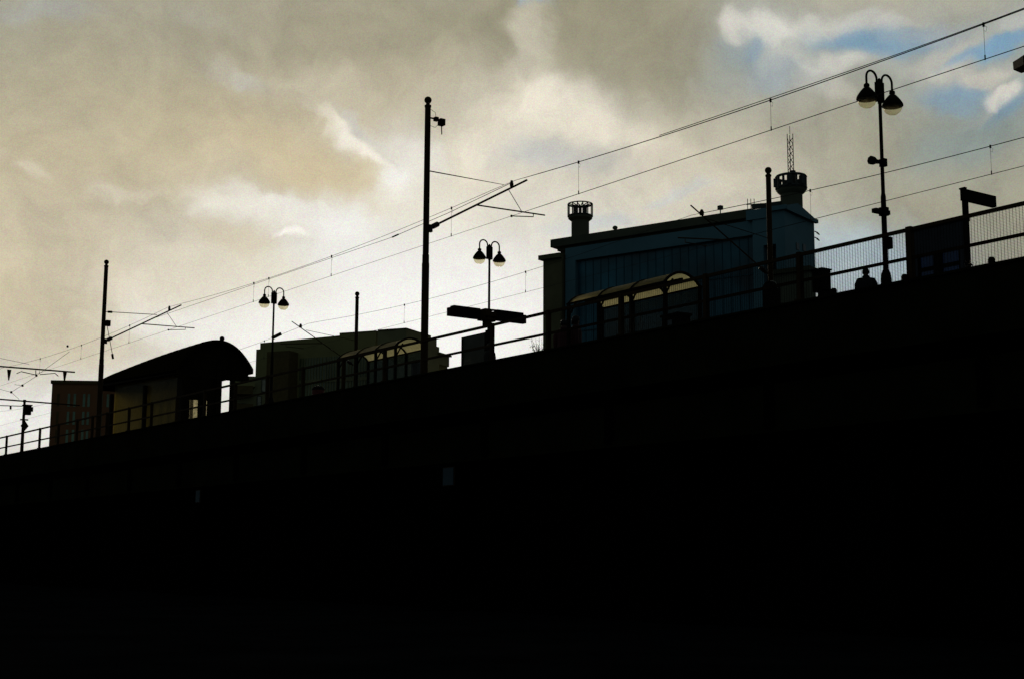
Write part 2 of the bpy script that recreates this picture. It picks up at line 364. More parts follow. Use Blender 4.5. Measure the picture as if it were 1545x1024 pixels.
for x, lab in ((1256, 'small dark stud on the viaduct edge left of the standing figure'), (1363, 'small dark stud on the viaduct edge beside the thick railing post'), (1494, 'small dark stud on the viaduct edge at the right of the leafy weeds')):
    p = pX(x); z = PZ+.05
    tag(MB().lathe([(.07,0),(.07,.1),(.05,.14),(.001,.15)], (p,PY+.05,z), 10).build('edge_stud', STEELB), lab, 'stud', 'studs on the viaduct edge')

# ------------------------------------------------------------------ catenary masts
XC, XW = -39.25, -70.27          # where the two near masts stand along the viaduct
TIP, REG, CLIP, CLAMP = (atX(795,272,XC), atX(822,325,XC), atX(772,327,XC), atX(772,279,XC))
YM = CLAMP.y; ZM = CLAMP.z+.12; ZC = (YM)*.4232+1.6
def near_mast(X, label):
    y = PY+.25
    t = thing('catenary_mast', label, 'catenary mast', (X,y,PZ-.3), 'catenary masts along the near track')
    MB().lathe([(.125,-.5),(.125,3.75),(.115,3.8),(.115,4.05)], (X,y,PZ), 16).box((X-.2,y-.2,PZ-.5),(X+.2,y+.2,PZ-.02)).build('lower_tube', STEEL, t)
    MB().lathe([(.105,3.86),(.1,8.95),(.115,8.96),(.115,9.02),(.07,9.04),(.065,9.1)], (X,y,PZ), 16).build('upper_tube', STEEL, t)
    MB().ball((X,y,PZ+9.2), .125).build('finial', STEEL, t)
    root = Vector((X,y+.11,12.42)); tip = Vector((X,TIP.y,TIP.z))
    a = MB().tube([root+(tip-root)*.1, tip], .035)
    
    a.build('cantilever_arm', STEEL, t)
    d = (tip-root).normalized()
    MB().tube([root, root+d*.12, root+d*.16, root+d*.4, root+d*.45], [.05,.05,.09,.09,.04]).box((X-.06,y+.1,12.3),(X+.06,y+.22,12.55)).build('insulator', INSUL, t)
    j = root+(tip-root)*.47
    ra = MB().tube([j, (X,REG.y,REG.z)], .026)
    ra.tube([(X,REG.y-.5,REG.z),(X,REG.y-.5,REG.z-.13),(X,YM,ZC)], .018); ra.ball((X,YM,ZC),.045)
    ra.build('registration_arm', STEEL, t)
    MB().tube([tip+Vector((0,-.8,-.45)), (X,REG.y-1.0,REG.z-.02)], .012, 6).build('dropper_stay', STEELB, t)
    MB().tube([(X,YM,ZM-.2),(X,YM,ZM-.1),(X,YM,ZM+.03)], [.06,.07,.04]).build('wire_clamp', STEELB, t)
    return t
mL = near_mast(XW, 'tall dark catenary mast with ball finial beside the vaulted hall on the left')
top = dup(mL, (XC,PY+.25,PZ-.3), 'tallest dark catenary mast with ball finial, small camera bracket near its top, at picture centre')
for m_, dz in ((mL, -.16), (top, .16)):       # the two masts are not quite the same height
    for c_ in kids(m_):
        if c_.name.startswith('upper_tube'): c_.scale.z = 1+dz/9.35
        if c_.name.startswith('finial'): c_.location.z += dz
# fittings of their own
X = XW; y = PY+.25
MB().tube([(X,y,13.93),(X,27.05,14.06)], .018).tube([(X,y+.2,13.935),(X,y+.42,13.95)], .06).build('top_tie', STEEL, mL)
MB().tube([(X,y+.15,13.4),(X+.1,y+.55,11.6)], .018).tube([(X+.09,y+.5,11.8),(X+.1,y+.55,11.55)], .06).box((X-.1,y+.12,13.2),(X+.1,y+.34,13.5)).build('stay_rod', STEEL, mL)
X = XC
MB().tube([(X,y,14.38),(X,y+.25,14.38),atX(760,279,X)], [.022,.02,.009], 6).build('top_tie', STEEL, top)
q = [atX(px_, py_, X) for px_, py_ in ((648,178),(658,180),(666,185))]
cb = MB().tube([(X,y,q[0].z), q[1], q[2]], .03).box((X-.1,q[1].y-.05,q[1].z-.06),(X+.05,q[1].y+.08,q[1].z+.07)).box((X-.1,q[2].y-.09,q[2].z-.11),(X+.1,q[2].y+.1,q[2].z+.11)).tube([q[2],q[2]+Vector((0,.02,-.42))], .018)
cb.tube([(X,y,q[0].z+.35),(X,y+.3,q[0].z+.22),q[1]], .008, 5).tube([(X,y,q[0].z-.25),(X,y+.3,q[0].z-.3),q[1]+Vector((0,.1,-.15))], .008, 5)
cb.build('camera_bracket', STEELB, top)

def far_mast(X, label):
    y = 39.2
    t = thing('catenary_mast', label, 'catenary mast', (X,y,DECK), 'catenary masts along the far track')
    MB().lathe([(.13,0),(.13,4.0),(.115,4.06)], (X,y,DECK), 16).build('lower_tube', STEEL, t)
    MB().lathe([(.105,4.06),(.1,9.1),(.12,9.12),(.12,9.18),(.08,9.2),(.07,9.26)], (X,y,DECK), 16).build('upper_tube', STEEL, t)
    MB().ball((X,y,DECK+9.36), .135).build('finial', STEEL, t)
    root = Vector((X,y-.17,12.5)); tip = Vector((X,35.1,14.6))
    a = MB().tube([root, tip], .027); a.tube([(X,35.65,14.3),(X,35.65,14.42),(X,35.65,14.52)], [.08,.09,.04]); a.build('cantilever_arm', STEEL, t)
    d = (tip-root).normalized()
    MB().tube([root, root+d*.12, root+d*.16, root+d*.4, root+d*.45], [.05,.05,.09,.09,.04]).build('insulator', INSUL, t)
    j = root+(tip-root)*.5
    MB().tube([j, (X,34.45,13.28)], .026).tube([(X,34.8,13.27),(X,34.8,13.16),(X,35.9,13.16)], .018).build('registration_arm', STEEL, t)
    MB().tube([(X,y-.1,13.9),(X,36.0,14.2)], .014, 6).build('top_tie', STEEL, t)
    return t
fR = far_mast(-38.18, 'dark catenary mast with ball finial standing before the big blue-glazed building')
dup(fR, (-70.87,39.2,DECK), 'distant catenary mast with ball finial rising behind the low olive building')

# ------------------------------------------------------------------ overhead lines
def wirez(x, zs, sag, sup):
    for a, b in zip(sup, sup[1:]):
        if b <= x <= a:
            u = (x-b)/(a-b); return zs-4*sag*u*(1-u)
    return zs
SUP = [22.0, -8.06, XC, XW, -100.4, -131.0, -162.0]
def line(label, Y, zm, sag, zc, dro, twin, ins):
    t = thing('overhead_line', label, 'overhead line', (-40,Y,zc), 'overhead lines above the two tracks')
    xs = [18-i*1.5 for i in range(120)]
    th = [1.0 if x > -38 else .62 for x in xs]  # thinner towards the left, imitating glare that washes the wires out
    m = MB(); m.tube([(x,Y,wirez(x,zm,sag,SUP)) for x in xs], [.014*q for q in th], 5)
    if twin: m.tube([(x,Y+.01,wirez(x,zm,sag,SUP)+.05+.02*math.sin(x*.4)) for x in xs if x > -33], .011, 5)
    m.build('messenger_wire', WIREM, t)
    MB().tube([(x,Y,zc) for x in xs], [.0115*q for q in th], 5).build('contact_wire', WIREM, t)
    for x in dro:
        z = wirez(x,zm,sag,SUP)
        MB().tube([(x,Y,z),(x,Y,zc)], .005, 5).tube([(x,Y,z-.06),(x,Y,z+.04)], .03, 6).tube([(x,Y,zc+.1),(x,Y,zc-.02)], .018, 6).tube([(x,Y,z-.02),(x+.09,Y,z-.1),(x+.06,Y,z-.2),(x,Y,z-.16)], .005, 5).build('dropper', WIREM, t)
    return t
dn = [atY(x, y, YM).x for x, y in ((405,440),(500,400),(681,335),(873,265),(1163,170),(1485,60))]
df = [atY(x, y, 35.9).x for x, y in ((610,470),(793,425),(1495,240))]
line('upper pair of overhead wires with droppers running to the near masts', YM, ZM, ZM-(.4535*YM+1.6), ZC, dn+[-60,-76,-84,-92], True, True)
line('lower pair of overhead wires with droppers passing the roof drum of the blue-glazed building', 35.9, 14.52, .5, 13.16, df+[-33,-76,-86,-94], False, False)
p0 = atX(772,276,XC); p1 = atY(592,358,27.6)
sw = MB().tube([p0, (p0+p1)/2+Vector((0,0,-.05)), p1], .011, 5).tube([p1, p1+(p0-p1).normalized()*.45], .03, 6).tube([p1, (XW,27.0,13.9)], .009, 5)
tag(sw.build('stay_wire', WIREM), 'thin stay wire with insulator running left from the tallest mast arm', 'wire')

# ------------------------------------------------------------------ beams and signal at far left
Xb = -100.4
e0 = atX(113,561,Xb); zb = e0.z
t = thing('portal_beam', 'thin horizontal overhead beam with hanging brackets at the far left edge', 'catenary beam', (Xb,PY+.25,PZ))
MB().tube([(Xb,PY+.1,zb-.02),(Xb,e0.y,zb)], .055).build('beam', STEEL, t)
MB().lathe([(.18,-.3),(.18,3.6),(.15,3.7),(.15,zb-PZ+.3),(.001,zb-PZ+.45)], (Xb,PY+.25,PZ), 14).build('mast_tube', STEEL, t)
for x, y_ in ((14,557),(98,560)):
    p = atX(x,y_,Xb); MB().hexa([(Xb-.04,p.y-.14,p.z),(Xb+.04,p.y-.14,p.z),(Xb+.04,p.y+.14,p.z),(Xb-.04,p.y+.14,p.z),(Xb-.03,p.y-.03,p.z-.75),(Xb+.03,p.y-.03,p.z-.75),(Xb+.03,p.y+.03,p.z-.75),(Xb-.03,p.y+.03,p.z-.75)]).build('hanging_bracket', STEEL, t)
for pts in (((25,563),(32,560),(54,565)),((88,567),(83,562.5),(60,564.5))):
    MB().tube([atX(*q_,Xb) for q_ in pts], .032, 6).build('registration_arm', STEEL, t)
MB().tube([atX(54,558,Xb), atX(54,566,Xb)], .03, 6).build('center_hanger', STEEL, t)
Xs = atY(33,676,26.2).x
t = thing('signal_mast', 'short signal mast with dark signal head and diamond plate at the far left', 'signal', (Xs,26.2,DECK))
b0 = atY(32.5,690,26.2); b1 = atY(37,606,26.2); ppm = FPX/((b1-EYE).dot(FW))
MB().tube([(Xs,26.2,DECK),(Xs,26.2,b1.z)], [.12,.08]).tube([(Xs,26.2,b1.z),(Xs,26.2,b1.z+.15)], .1).build('post', STEEL, t)
p = atX(41,618.5,Xs); MB().box((Xs-.15,p.y-.22,p.z-.28),(Xs+.2,p.y+.2,p.z+.28)).box((Xs-.15,p.y-.3,p.z+.28),(Xs+.35,p.y+.22,p.z+.34)).box((Xs+.2,p.y+.2,p.z-.08),(Xs+.3,p.y+.28,p.z+.2)).build('signal_head', STEELB, t)
p = atX(36,642,Xs); MB().prism([(Xs+.13,p.y,p.z-.34),(Xs+.13,p.y+.25,p.z),(Xs+.13,p.y,p.z+.34),(Xs+.13,p.y-.25,p.z)], (.03,0,0)).build('diamond_plate', STEEL, t)
p = atX(36.5,632.5,Xs); MB().box((Xs-.05,p.y-.24,p.z-.04),(Xs+.05,p.y+.24,p.z+.04)).build('cross_bar', STEEL, t)
e1 = atX(120,611,Xs); e2 = atX(-60,597,Xs)
MB().tube([e2, e1], .05, 6).tube([atX(-40,610,Xs), atX(34,612,Xs)], .03, 6).tube([atX(16,611,Xs), atX(16,617,Xs)], .06, 6).build('beam', STEEL, t)
sp = MB()
for pts in (((-10,584),(17,591),(55,567)),((17,591),(29,602)),((22,579.5),(34,581)),((0,540),(44,549)),((55,566),(105,530))): sp.tube([atX(*q_,-100.0) for q_ in pts], .014, 5)
for q_ in ((17,591),(55,566),(34,581),(102,522)): sp.ball(atX(*q_,-100.0), .09, 1, 8)
tag(sp.build('span_wires', WIREM), 'slack span wires with small insulators under the far left beam', 'wire')

# ------------------------------------------------------------------ lamp posts
def lamp(loc):
    X, Y, Z = loc; H = 6.1                       # bracket centre height
    t = thing('lamp_post', '', 'lamp post', loc, 'double-headed lamp posts on the platform')
    MB().lathe([(.17,0),(.17,.08),(.15,.12),(.145,1.0),(.12,1.15),(.075,1.25),(.07,3.2),(.052,3.3),(.046,H-.35)], loc, 14).build('post', STEELB, t)
    m = MB().lathe([(.045,H-.35),(.06,H-.34),(.06,H+.3),(.02,H+.36)], loc, 10)
    for s in (-1,1): m.box((X-.05,Y+s*.1-.035,Z+H-.3),(X+.05,Y+s*.1+.035,Z+H+.24))
    m.build('bracket', STEELB, t)
    for s in (-1,1):
        c = Vector((X,Y+s*.305,Z+H+.3)); r = .205
        pts = [c+Vector((0,-s*r,-.4))]+[c+Vector((0,-s*r*math.cos(a),r*math.sin(a))) for a in [math.pi*i/12 for i in range(13)]]+[c+Vector((0,s*r,-.24))]
        MB().tube(pts, .03, 8).build('arm', STEELB, t)
        e = c+Vector((0,s*r,-.24))
        hd = MB().lathe([(.035,.06),(.075,.03),(.08,-.03),(.06,-.05),(.10,-.08),(.17,-.16),(.235,-.25),(.275,-.32),(.285,-.38),(.27,-.39)], e, 20).build('lamp_shade', STEELB, t)
        MB().lathe([(.255,-.385),(.245,-.45),(.2,-.54),(.12,-.6),(.001,-.62)], e, 20).build('glass_bowl', BOWL, hd)
    return t
def lamp_at(px_, y_br, Y, root=None, label=''):
    p = atY(px_, y_br, Y); sc_ = (p.z-FLOOR)/6.1
    return (p.x, Y, FLOOR), sc_
l1, s1 = lamp_at(1327, 138, 31.0)
LA = lamp(l1); LA['label'] = 'nearest double-headed lamp post, on the right, with loudspeaker and small boxes on its shaft'
l2, s2 = lamp_at(738.5, 381, 33.0); l3, s3 = lamp_at(413.5, 449, 31.2)
LB = dup(LA, l2, 'double-headed lamp post carrying the long hanging display, at picture centre', s2)
LC = dup(LA, l3, 'farthest double-headed lamp post, behind the end of the vaulted hall', s3)
LA.scale = (s1,)*3
print('lamp scales', s1, s2, s3)
def lfit(t, name, mb, m):          # fitting in world coordinates under a scaled lamp post
    o = mb.build(name, m, t); o.scale = (1/t.scale.x,)*3; return o
X, Y = l1[0], l1[1]
p = atX(1318,243,X); lfit(LA, 'loudspeaker', MB().tube([p+Vector((0,-.12,0)),p+Vector((0,-.02,0)),p+Vector((0,.1,.0)),(X,Y,p.z+.02)], [.13,.12,.07,.05]).box((X-.09,Y-.02,p.z-.1),(X+.09,Y+.12,p.z+.12)), STEELB)
p = atX(1330,320,X); lfit(LA, 'cross_box', MB().box((X-.08,p.y-.32,p.z-.06),(X+.08,p.y+.28,p.z+.06)).box((X-.1,Y-.1,p.z-.1),(X+.1,Y+.1,p.z+.14)), STEELB)
p = atX(1335,366,X); lfit(LA, 'junction_box', MB().box((X-.1,Y+.03,p.z-.16),(X+.1,Y+.22,p.z+.16)), STEELB)
X, Y = l3[0], l3[1]
p = atX(418,507,X); lfit(LC, 'camera', MB().bar(p+Vector((0,-.25,-.12)), p+Vector((0,.2,.14)), .16, .16).tube([(X,Y,p.z-.1),p], .04), STEELB)
# long display under the middle lamp
X, Y = l2[0], l2[1]
pa = atX(683,470,X); pb = atX(790,482,X); pm = atX(737,474,X)
t = thing('hanging_display', 'long dark two-sided display slung across the middle lamp post', 'display', (X,Y,pm.z))
hz = .37
MB().box((X-.45,pa.y,pm.z-.2),(X-.2,pm.y-.28,pm.z+.14)).box((X-.47,pa.y+.18,pm.z+.14),(X-.18,pm.y-.28,pm.z+.24)).build('left_case', STEELB, t)
MB().box((X-.05,pm.y+.3,pm.z-.24),(X+.2,pb.y,pm.z+.12)).box((X-.07,pm.y+.3,pm.z+.12),(X+.22,pb.y-.16,pm.z+.2)).build('right_case', STEELB, t)
mf = MB().box((X-.42,pm.y-.28,pm.z-.1),(X+.17,pm.y+.3,pm.z+.09)).box((X-.42,pm.y-.28,pm.z+.09),(X+.17,pm.y+.04,pm.z+.2)).box((X-.3,pm.y+.04,pm.z+.17),(X+.17,pm.y+.3,pm.z+.2))
mf.box((X-.42,pm.y-.28,pm.z-.25),(X+.17,pm.y+.3,pm.z-.2)).box((X-.3,pm.y-.1,pm.z-.5),(X+.1,pm.y+.1,pm.z-.1)).box((X-.3,pm.y+.22,pm.z-.3),(X+.1,pm.y+.3,pm.z-.1)).box((X-.3,pm.y-.28,pm.z-.2),(X+.1,pm.y-.2,pm.z-.1))
mf.build('mounting_frame', STEEL, t)
p = atX(737,505,X); lfit(LB, 'junction_box', MB().box((X-.12,Y-.1,p.z-.3),(X+.12,Y+.2,p.z+.2)), STEELB)

# sign arm at right
pa = atY(1455.5,292,31.0); X = pa.x; pe = atX(1500,306,X)
t = thing('sign_post', 'dark post with thick sign arm pointing right beside the blue-paned screen', 'sign', (X,31.0,FLOOR))
MB().box((X-.06,30.94,FLOOR),(X+.06,31.06,pa.z+.02)).build('post', STEELB, t)
MB().box((X-.07,30.9,pa.z-.2),(X+.07,pe.y,pa.z+.1)).box((X-.09,30.88,pa.z+.1),(X+.09,30.98,pa.z+.14)).build('sign_arm', STEELB, t)

# ------------------------------------------------------------------ kiosk at right
t0 = atY(1376,343,31.6); t1 = atY(1448,325,31.6)
t = thing('platform_screen', 'dark platform screen with two dim blue panes behind the mesh railing on the right', 'screen', ((t0.x+t1.x)/2,31.6,FLOOR))
zt = t1.z-.06; KD = mat('dark screen panels', (.03, .034, .045), .7)
MB().box((t0.x,31.6,FLOOR),(t0.x+.14,31.82,zt-.1)).box((t1.x-.05,31.6,FLOOR),(t1.x+.12,31.82,zt-.1)).box((t0.x+.14,31.6,zt-.85),(t1.x-.05,31.8,zt-.1)).build('wall', KD, t)
MB().box((t0.x-.02,31.57,zt-.1),(t1.x+.14,31.85,zt)).build('top_beam', STEELB, t)
KG = mat('dim blue kiosk glass', (.02, .055, .19), .2, spec=.5, var=.5, scale=1.1)
xm = (t0.x+t1.x)/2
for a, b in ((t0.x+.14,xm-.08),(xm+.08,t1.x-.05)):
    w = MB().box((a,31.62,FLOOR),(a+.06,31.72,zt-.85)).box((b-.06,31.62,FLOOR),(b,31.72,zt-.85)).box((a+.06,31.62,zt-1.27),(b-.06,31.72,zt-1.17)).build('window_frame', STEELB, t)
    MB().box((a+.06,31.66,FLOOR+.1),(b-.06,31.68,zt-.85)).build('pane', KG, w)
MB().box((xm-.08,31.6,FLOOR),(xm+.08,31.74,zt-.85)).build('mullion', STEELB, t)
# cabinet on the fence left of figure
p = atY(1240,425,PY+.45); x = p.x
t = thing('equipment_cabinet', 'dark equipment box on a short post beside the railing right of the blue-glazed building', 'cabinet', (x,PY+.45,DECK))
MB().box((x-.16,PY+.3,p.z-.24),(x+.14,PY+.6,p.z+.26)).box((x-.18,PY+.28,p.z+.26),(x+.17,PY+.62,p.z+.29)).build('box', STEELB, t)
MB().box((x-.02,PY+.32,p.z-.42),(x+.17,PY+.55,p.z-.24)).box((x+.0,PY+.3,p.z-.22),(x+.21,PY+.57,p.z-.2)).build('lower_box', STEELB, t)
MB().box((x-.09,PY+.4,DECK),(x+.0,PY+.5,p.z-.24)).build('post', STEELB, t)
# round-topped totem
p = atY(1158.5,424,32.0); x = p.x
t = thing('round_topped_totem', 'round-topped dark totem with a painted rim light in front of the far mast', 'totem', (x,32.0,FLOOR))
def arch_poly(x, y, w, z0, z1, n=14):
    r = w/2; return [(x-r,y,z0),(x+r,y,z0)]+[(x+r*math.cos(math.pi*i/n),y,z1-r+r*math.sin(math.pi*i/n)) for i in range(n+1)]
MB().prism(arch_poly(x,32.0,.5,FLOOR,p.z), (0,.3,0)).build('body', STEELB, t)
rp_ = [(x+.265*math.cos(math.pi*i/14),32.15,p.z-.25+.265*math.sin(math.pi*i/14)) for i in range(15)]
MB().tube(rp_, .014, 6).build('rim', mat('painted rim light', (.3, .26, .2), .5), t)  # pale tube painted as rim light around the dark top

# notice panel
a = atY(700,510,33.4); b = atY(734,502,33.4)
t = thing('notice_panel', 'tall dark notice panel standing left of the middle lamp post', 'panel', ((a.x+b.x)/2,33.4,FLOOR))
MB().box((a.x,33.34,FLOOR+.25),(b.x,33.46,a.z)).build('board', mat('dark notice board', (.05, .045, .03), .5), t)
fr = MB().box((a.x-.05,33.3,FLOOR),(a.x,33.5,a.z+.03)).box((b.x,33.3,FLOOR),(b.x+.05,33.5,a.z+.03)).box((a.x,33.32,a.z),(b.x,33.48,a.z+.03)).box((a.x,33.32,FLOOR+.2),(b.x,33.48,FLOOR+.25))
fr.build('frame', STEELB, t)

# ------------------------------------------------------------------ glazed shelters
def shelter(px_, py_, pl_, label):
    Y0_ = 30.6; W_ = 1.55
    a = atY(px_, py_, Y0_); X1 = a.x; X0 = atY(pl_, py_+(px_-pl_)*.225, Y0_).x; ze = a.z
    t = thing('platform_shelter', label, 'shelter', (X1,Y0_,FLOOR), 'arched glass shelters on the platform')
    n = 10; rise = .38
    prof = [(Y0_+W_*i/n, ze+rise*math.sin(math.pi*i/n)**.8) for i in range(n+1)]
    nb = 3; xs = [X0+(X1-X0)*i/nb for i in range(nb+1)]
    for i in range(nb):
        m = MB()
        for (y0,z0),(y1,z1) in zip(prof, prof[1:]):
            m.hexa([(xs[i]+.04,y0,z0),(xs[i+1]-.04,y0,z0),(xs[i+1]-.04,y1,z1),(xs[i]+.04,y1,z1),(xs[i]+.04,y0,z0+.012),(xs[i+1]-.04,y0,z0+.012),(xs[i+1]-.04,y1,z1+.012),(xs[i]+.04,y1,z1+.012)])
        m.build('roof_panel', ROOFG, t)
    for x in xs:
        MB().tube([(x,y_,z_) for y_, z_ in prof], .05, 6).build('arch_rib', STEELB, t)
        MB().box((x-.05,Y0_-.05,FLOOR),(x+.05,Y0_+.05,ze)).bar((x,Y0_,ze-.5),(x,Y0_+.35,ze+.12),.05).build('post', STEELB, t)
        MB().box((x-.05,Y0_+W_-.05,FLOOR),(x+.05,Y0_+W_+.05,ze)).build('post', STEELB, t)
    for y_, z_ in ((Y0_,ze),(Y0_+W_,ze)): MB().box((X0-.1,y_-.03,z_-.05),(X1+.1,y_+.03,z_+.01)).build('eaves_beam', STEELB, t)
    MB().box((X0,Y0_+W_/2-.035,ze+.12),(X1,Y0_+W_/2+.035,ze+.2)).build('purlin', STEELB, t)
    for i in range(nb):
        MB().box((xs[i]+.06,Y0_+W_-.01,FLOOR+.15),(xs[i+1]-.06,Y0_+W_+.01,ze-.08)).build('glass_panel', WALLG, t)
    MB().box((X0+.3,Y0_+W_-.5,FLOOR+.42),(X1-.3,Y0_+W_-.12,FLOOR+.48)).box((X0+.6,Y0_+W_-.35,FLOOR),(X0+.7,Y0_+W_-.25,FLOOR+.42)).box((X1-.7,Y0_+W_-.35,FLOOR),(X1-.6,Y0_+W_-.25,FLOOR+.42)).build('bench', STEEL, t)
    return t, X0, X1
sh1, sa0, sa1 = shelter(1003, 424, 858, 'nearer arched glass shelter in front of the blue-glazed building')
sh2, sb0, sb1 = shelter(597, 521, 511, 'farther arched glass shelter left of the tallest mast, olive building behind')
# machine and posters in the shelters
p = atY(1018,478,31.2)
t = thing('ticket_machine', 'dark ticket machine at the right end of the nearer glass shelter', 'ticket machine', (p.x,31.2,FLOOR))
MB().box((p.x-.42,31.0,FLOOR),(p.x+.42,31.5,FLOOR+1.25)).box((p.x-.46,30.96,FLOOR+1.25),(p.x+.46,31.55,FLOOR+1.33)).build('cabinet', STEELB, t)
MB().box((p.x-.25,30.98,FLOOR+.85),(p.x+.1,31.0,FLOOR+1.12)).build('screen', mat('dead screen glass', (.02,.025,.03), .1, spec=.6), t)
REDP = mat('dull red print', (.11, .018, .012), .6, var=.35, scale=4)
p = atY(630,551,32.6)
t = thing('poster_case', 'dull red poster in a dark case inside the farther glass shelter', 'poster', (p.x,32.6,FLOOR))
MB().box((p.x-.5,32.58,FLOOR+.3),(p.x+.5,32.66,FLOOR+2.0)).build('case', STEELB, t)
MB().box((p.x-.4,32.56,FLOOR+.45),(p.x+.4,32.58,FLOOR+1.85)).build('poster', REDP, t)
p = atY(480,590,31.5)
t = thing('platform_bin', 'dull red bin on the platform left of the farther glass shelter', 'bin', (p.x,31.5,FLOOR))
MB().lathe([(.28,0),(.3,.05),(.3,1.25)], (p.x,31.5,FLOOR), 14).build('body', REDP, t)
MB().lathe([(.31,1.25),(.31,1.32),(.22,1.42),(.001,1.46)], (p.x,31.5,FLOOR), 14).build('lid', STEELB, t)

# ------------------------------------------------------------------ vaulted hall
Y0_, Y1_ = 29.55, 34.1
g0 = atY(266, 557, Y0_); X1 = g0.x; X0 = atY(203, 546, 31.85).x; ze = g0.z
apx = atX(322, 512, X1); rise = apx.z-ze
t = thing('vaulted_hall', 'dark platform hall with barrel-vaulted roof and ribbed walls, at left', 'station hall', (X1,31.8,FLOOR))
n = 22; hw = (Y1_-Y0_)/2; yc = (Y0_+Y1_)/2
zer = ze+.42
def vault(e, t_=0.0):
    r_ = []; up_ = .55*t_
    for i in range(n+1):
        v = -1+2*i/n; b_ = ze+up_+(zer-ze)*i/n; mid_ = (ze+zer)/2+up_
        r_.append((yc+hw*v, b_+(apx.z-.4*t_**2.5-mid_)*(1-abs(v)**2.25)+e))
    return r_
m = MB(); NS = 10; vs = []; fs = []; k2 = 2*(n+1)
for q_ in range(NS+1):
    t_ = 1-q_/NS; x = X0+(X1-X0)*q_/NS
    vs += [(x,y_,z_) for y_, z_ in vault(0,t_)]+[(x,y_,z_) for y_, z_ in vault(-.16,t_)[::-1]]
for q_ in range(NS):
    for i in range(k2): a_ = q_*k2; fs.append((a_+i, a_+(i+1)%k2, a_+k2+(i+1)%k2, a_+k2+i))
for s_ in (0, NS*k2):
    for i in range(n): fs.append((s_+i, s_+i+1, s_+k2-2-i, s_+k2-1-i))
m.add(vs, fs)
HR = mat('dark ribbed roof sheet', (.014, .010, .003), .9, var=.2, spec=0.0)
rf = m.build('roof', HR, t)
rb = MB()
x = X0+.4
while x < X1:
    q_ = vault(.005, (X1-x)/(X1-X0)); rb.tube([(x,y_,z_) for y_, z_ in q_], .012, 4, False); x += .9
rb.build('seam', HR, rf)
p = atX(335,511,X1-.3); MB().tube([(X1-.3,p.y,p.z-.4),(X1-.3,p.y,p.z-.1)], .05).ball((X1-.3,p.y,p.z), .14).build('finial', STEELB, rf)
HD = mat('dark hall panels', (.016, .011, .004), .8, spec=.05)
inn = [(y_, max(z_, ze-.1)) for y_, z_ in vault(-.2)]; inn = [(inn[0][0], ze-.3)]+inn[1:-1]+[(inn[-1][0], ze-.3)]
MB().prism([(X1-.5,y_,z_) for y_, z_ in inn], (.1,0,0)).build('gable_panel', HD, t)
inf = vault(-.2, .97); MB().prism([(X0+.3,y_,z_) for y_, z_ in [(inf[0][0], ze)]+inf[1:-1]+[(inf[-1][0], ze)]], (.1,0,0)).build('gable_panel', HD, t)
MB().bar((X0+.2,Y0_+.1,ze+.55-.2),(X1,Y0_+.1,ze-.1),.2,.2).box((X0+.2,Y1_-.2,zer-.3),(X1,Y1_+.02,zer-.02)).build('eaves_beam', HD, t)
yw = Y0_+.55
xa = atY(172,620,yw).x; xb = atY(269,620,yw).x
rw = MB(); n_ = int((xb-xa)/.22)
for i in range(n_):
    a = xa+(xb-xa)*i/n_; b = xa+(xb-xa)*(i+1)/n_
    zt_ = ze-.2+.5*(X1-a)/(X1-X0); rw.box((a,yw,FLOOR+.1),(b-.05,yw+.04,zt_)).box((b-.05,yw+.015,FLOOR+.1),(b,yw+.06,zt_))
rw.build('ribbed_wall', RIBG, t)
for px_ in (168, 218, 272): 
    x = atY(px_,620,yw-.1).x; w_ = .36 if px_ == 272 else .12
    MB().box((x-w_,yw-.2,FLOOR),(x+w_,yw-.02,ze-.3)).build('column', HD, t)
for px_, w_ in ((329,.16),(350,.11)):
    p = atX(px_,600,X1-.4); MB().box((X1-.55,p.y-w_,FLOOR),(X1-.3,p.y+w_,ze+.5)).build('column', HD, t)
# end wall (left of the gap) with a low window
yA = atX(268,600,X1-.5).y; yB = atX(325,600,X1-.5).y
zw0 = atX(300,632,X1-.5).z; zw1 = atX(300,603,X1-.5).z
ya = atX(286,600,X1-.5).y; yb = atX(299,600,X1-.5).y; yc_ = atX(309,600,X1-.5).y; yd = atX(313,600,X1-.5).y
ew = MB().box((X1-.55,yA,zw1),(X1-.45,yB,ze+.6)).box((X1-.55,yA,FLOOR),(X1-.45,yB,zw0)).box((X1-.55,yd,zw0),(X1-.45,yB,zw1)).box((X1-.55,yb,zw0),(X1-.45,yc_,zw1)).box((X1-.55,yA,zw0),(X1-.45,ya,zw1)).build('end_wall', HD, t)
MB().box((X1-.51,ya,zw0),(X1-.49,yb,zw1)).box((X1-.51,yc_,zw0),(X1-.49,yd,zw1)).build('window', HALLG, t)
for k_ in range(5):
    x = X0+.6+(X1-8-X0)*k_/4; MB().box((x-.08,Y1_-.6,FLOOR),(x+.08,Y1_-.44,ze)).build('column', HD, t)

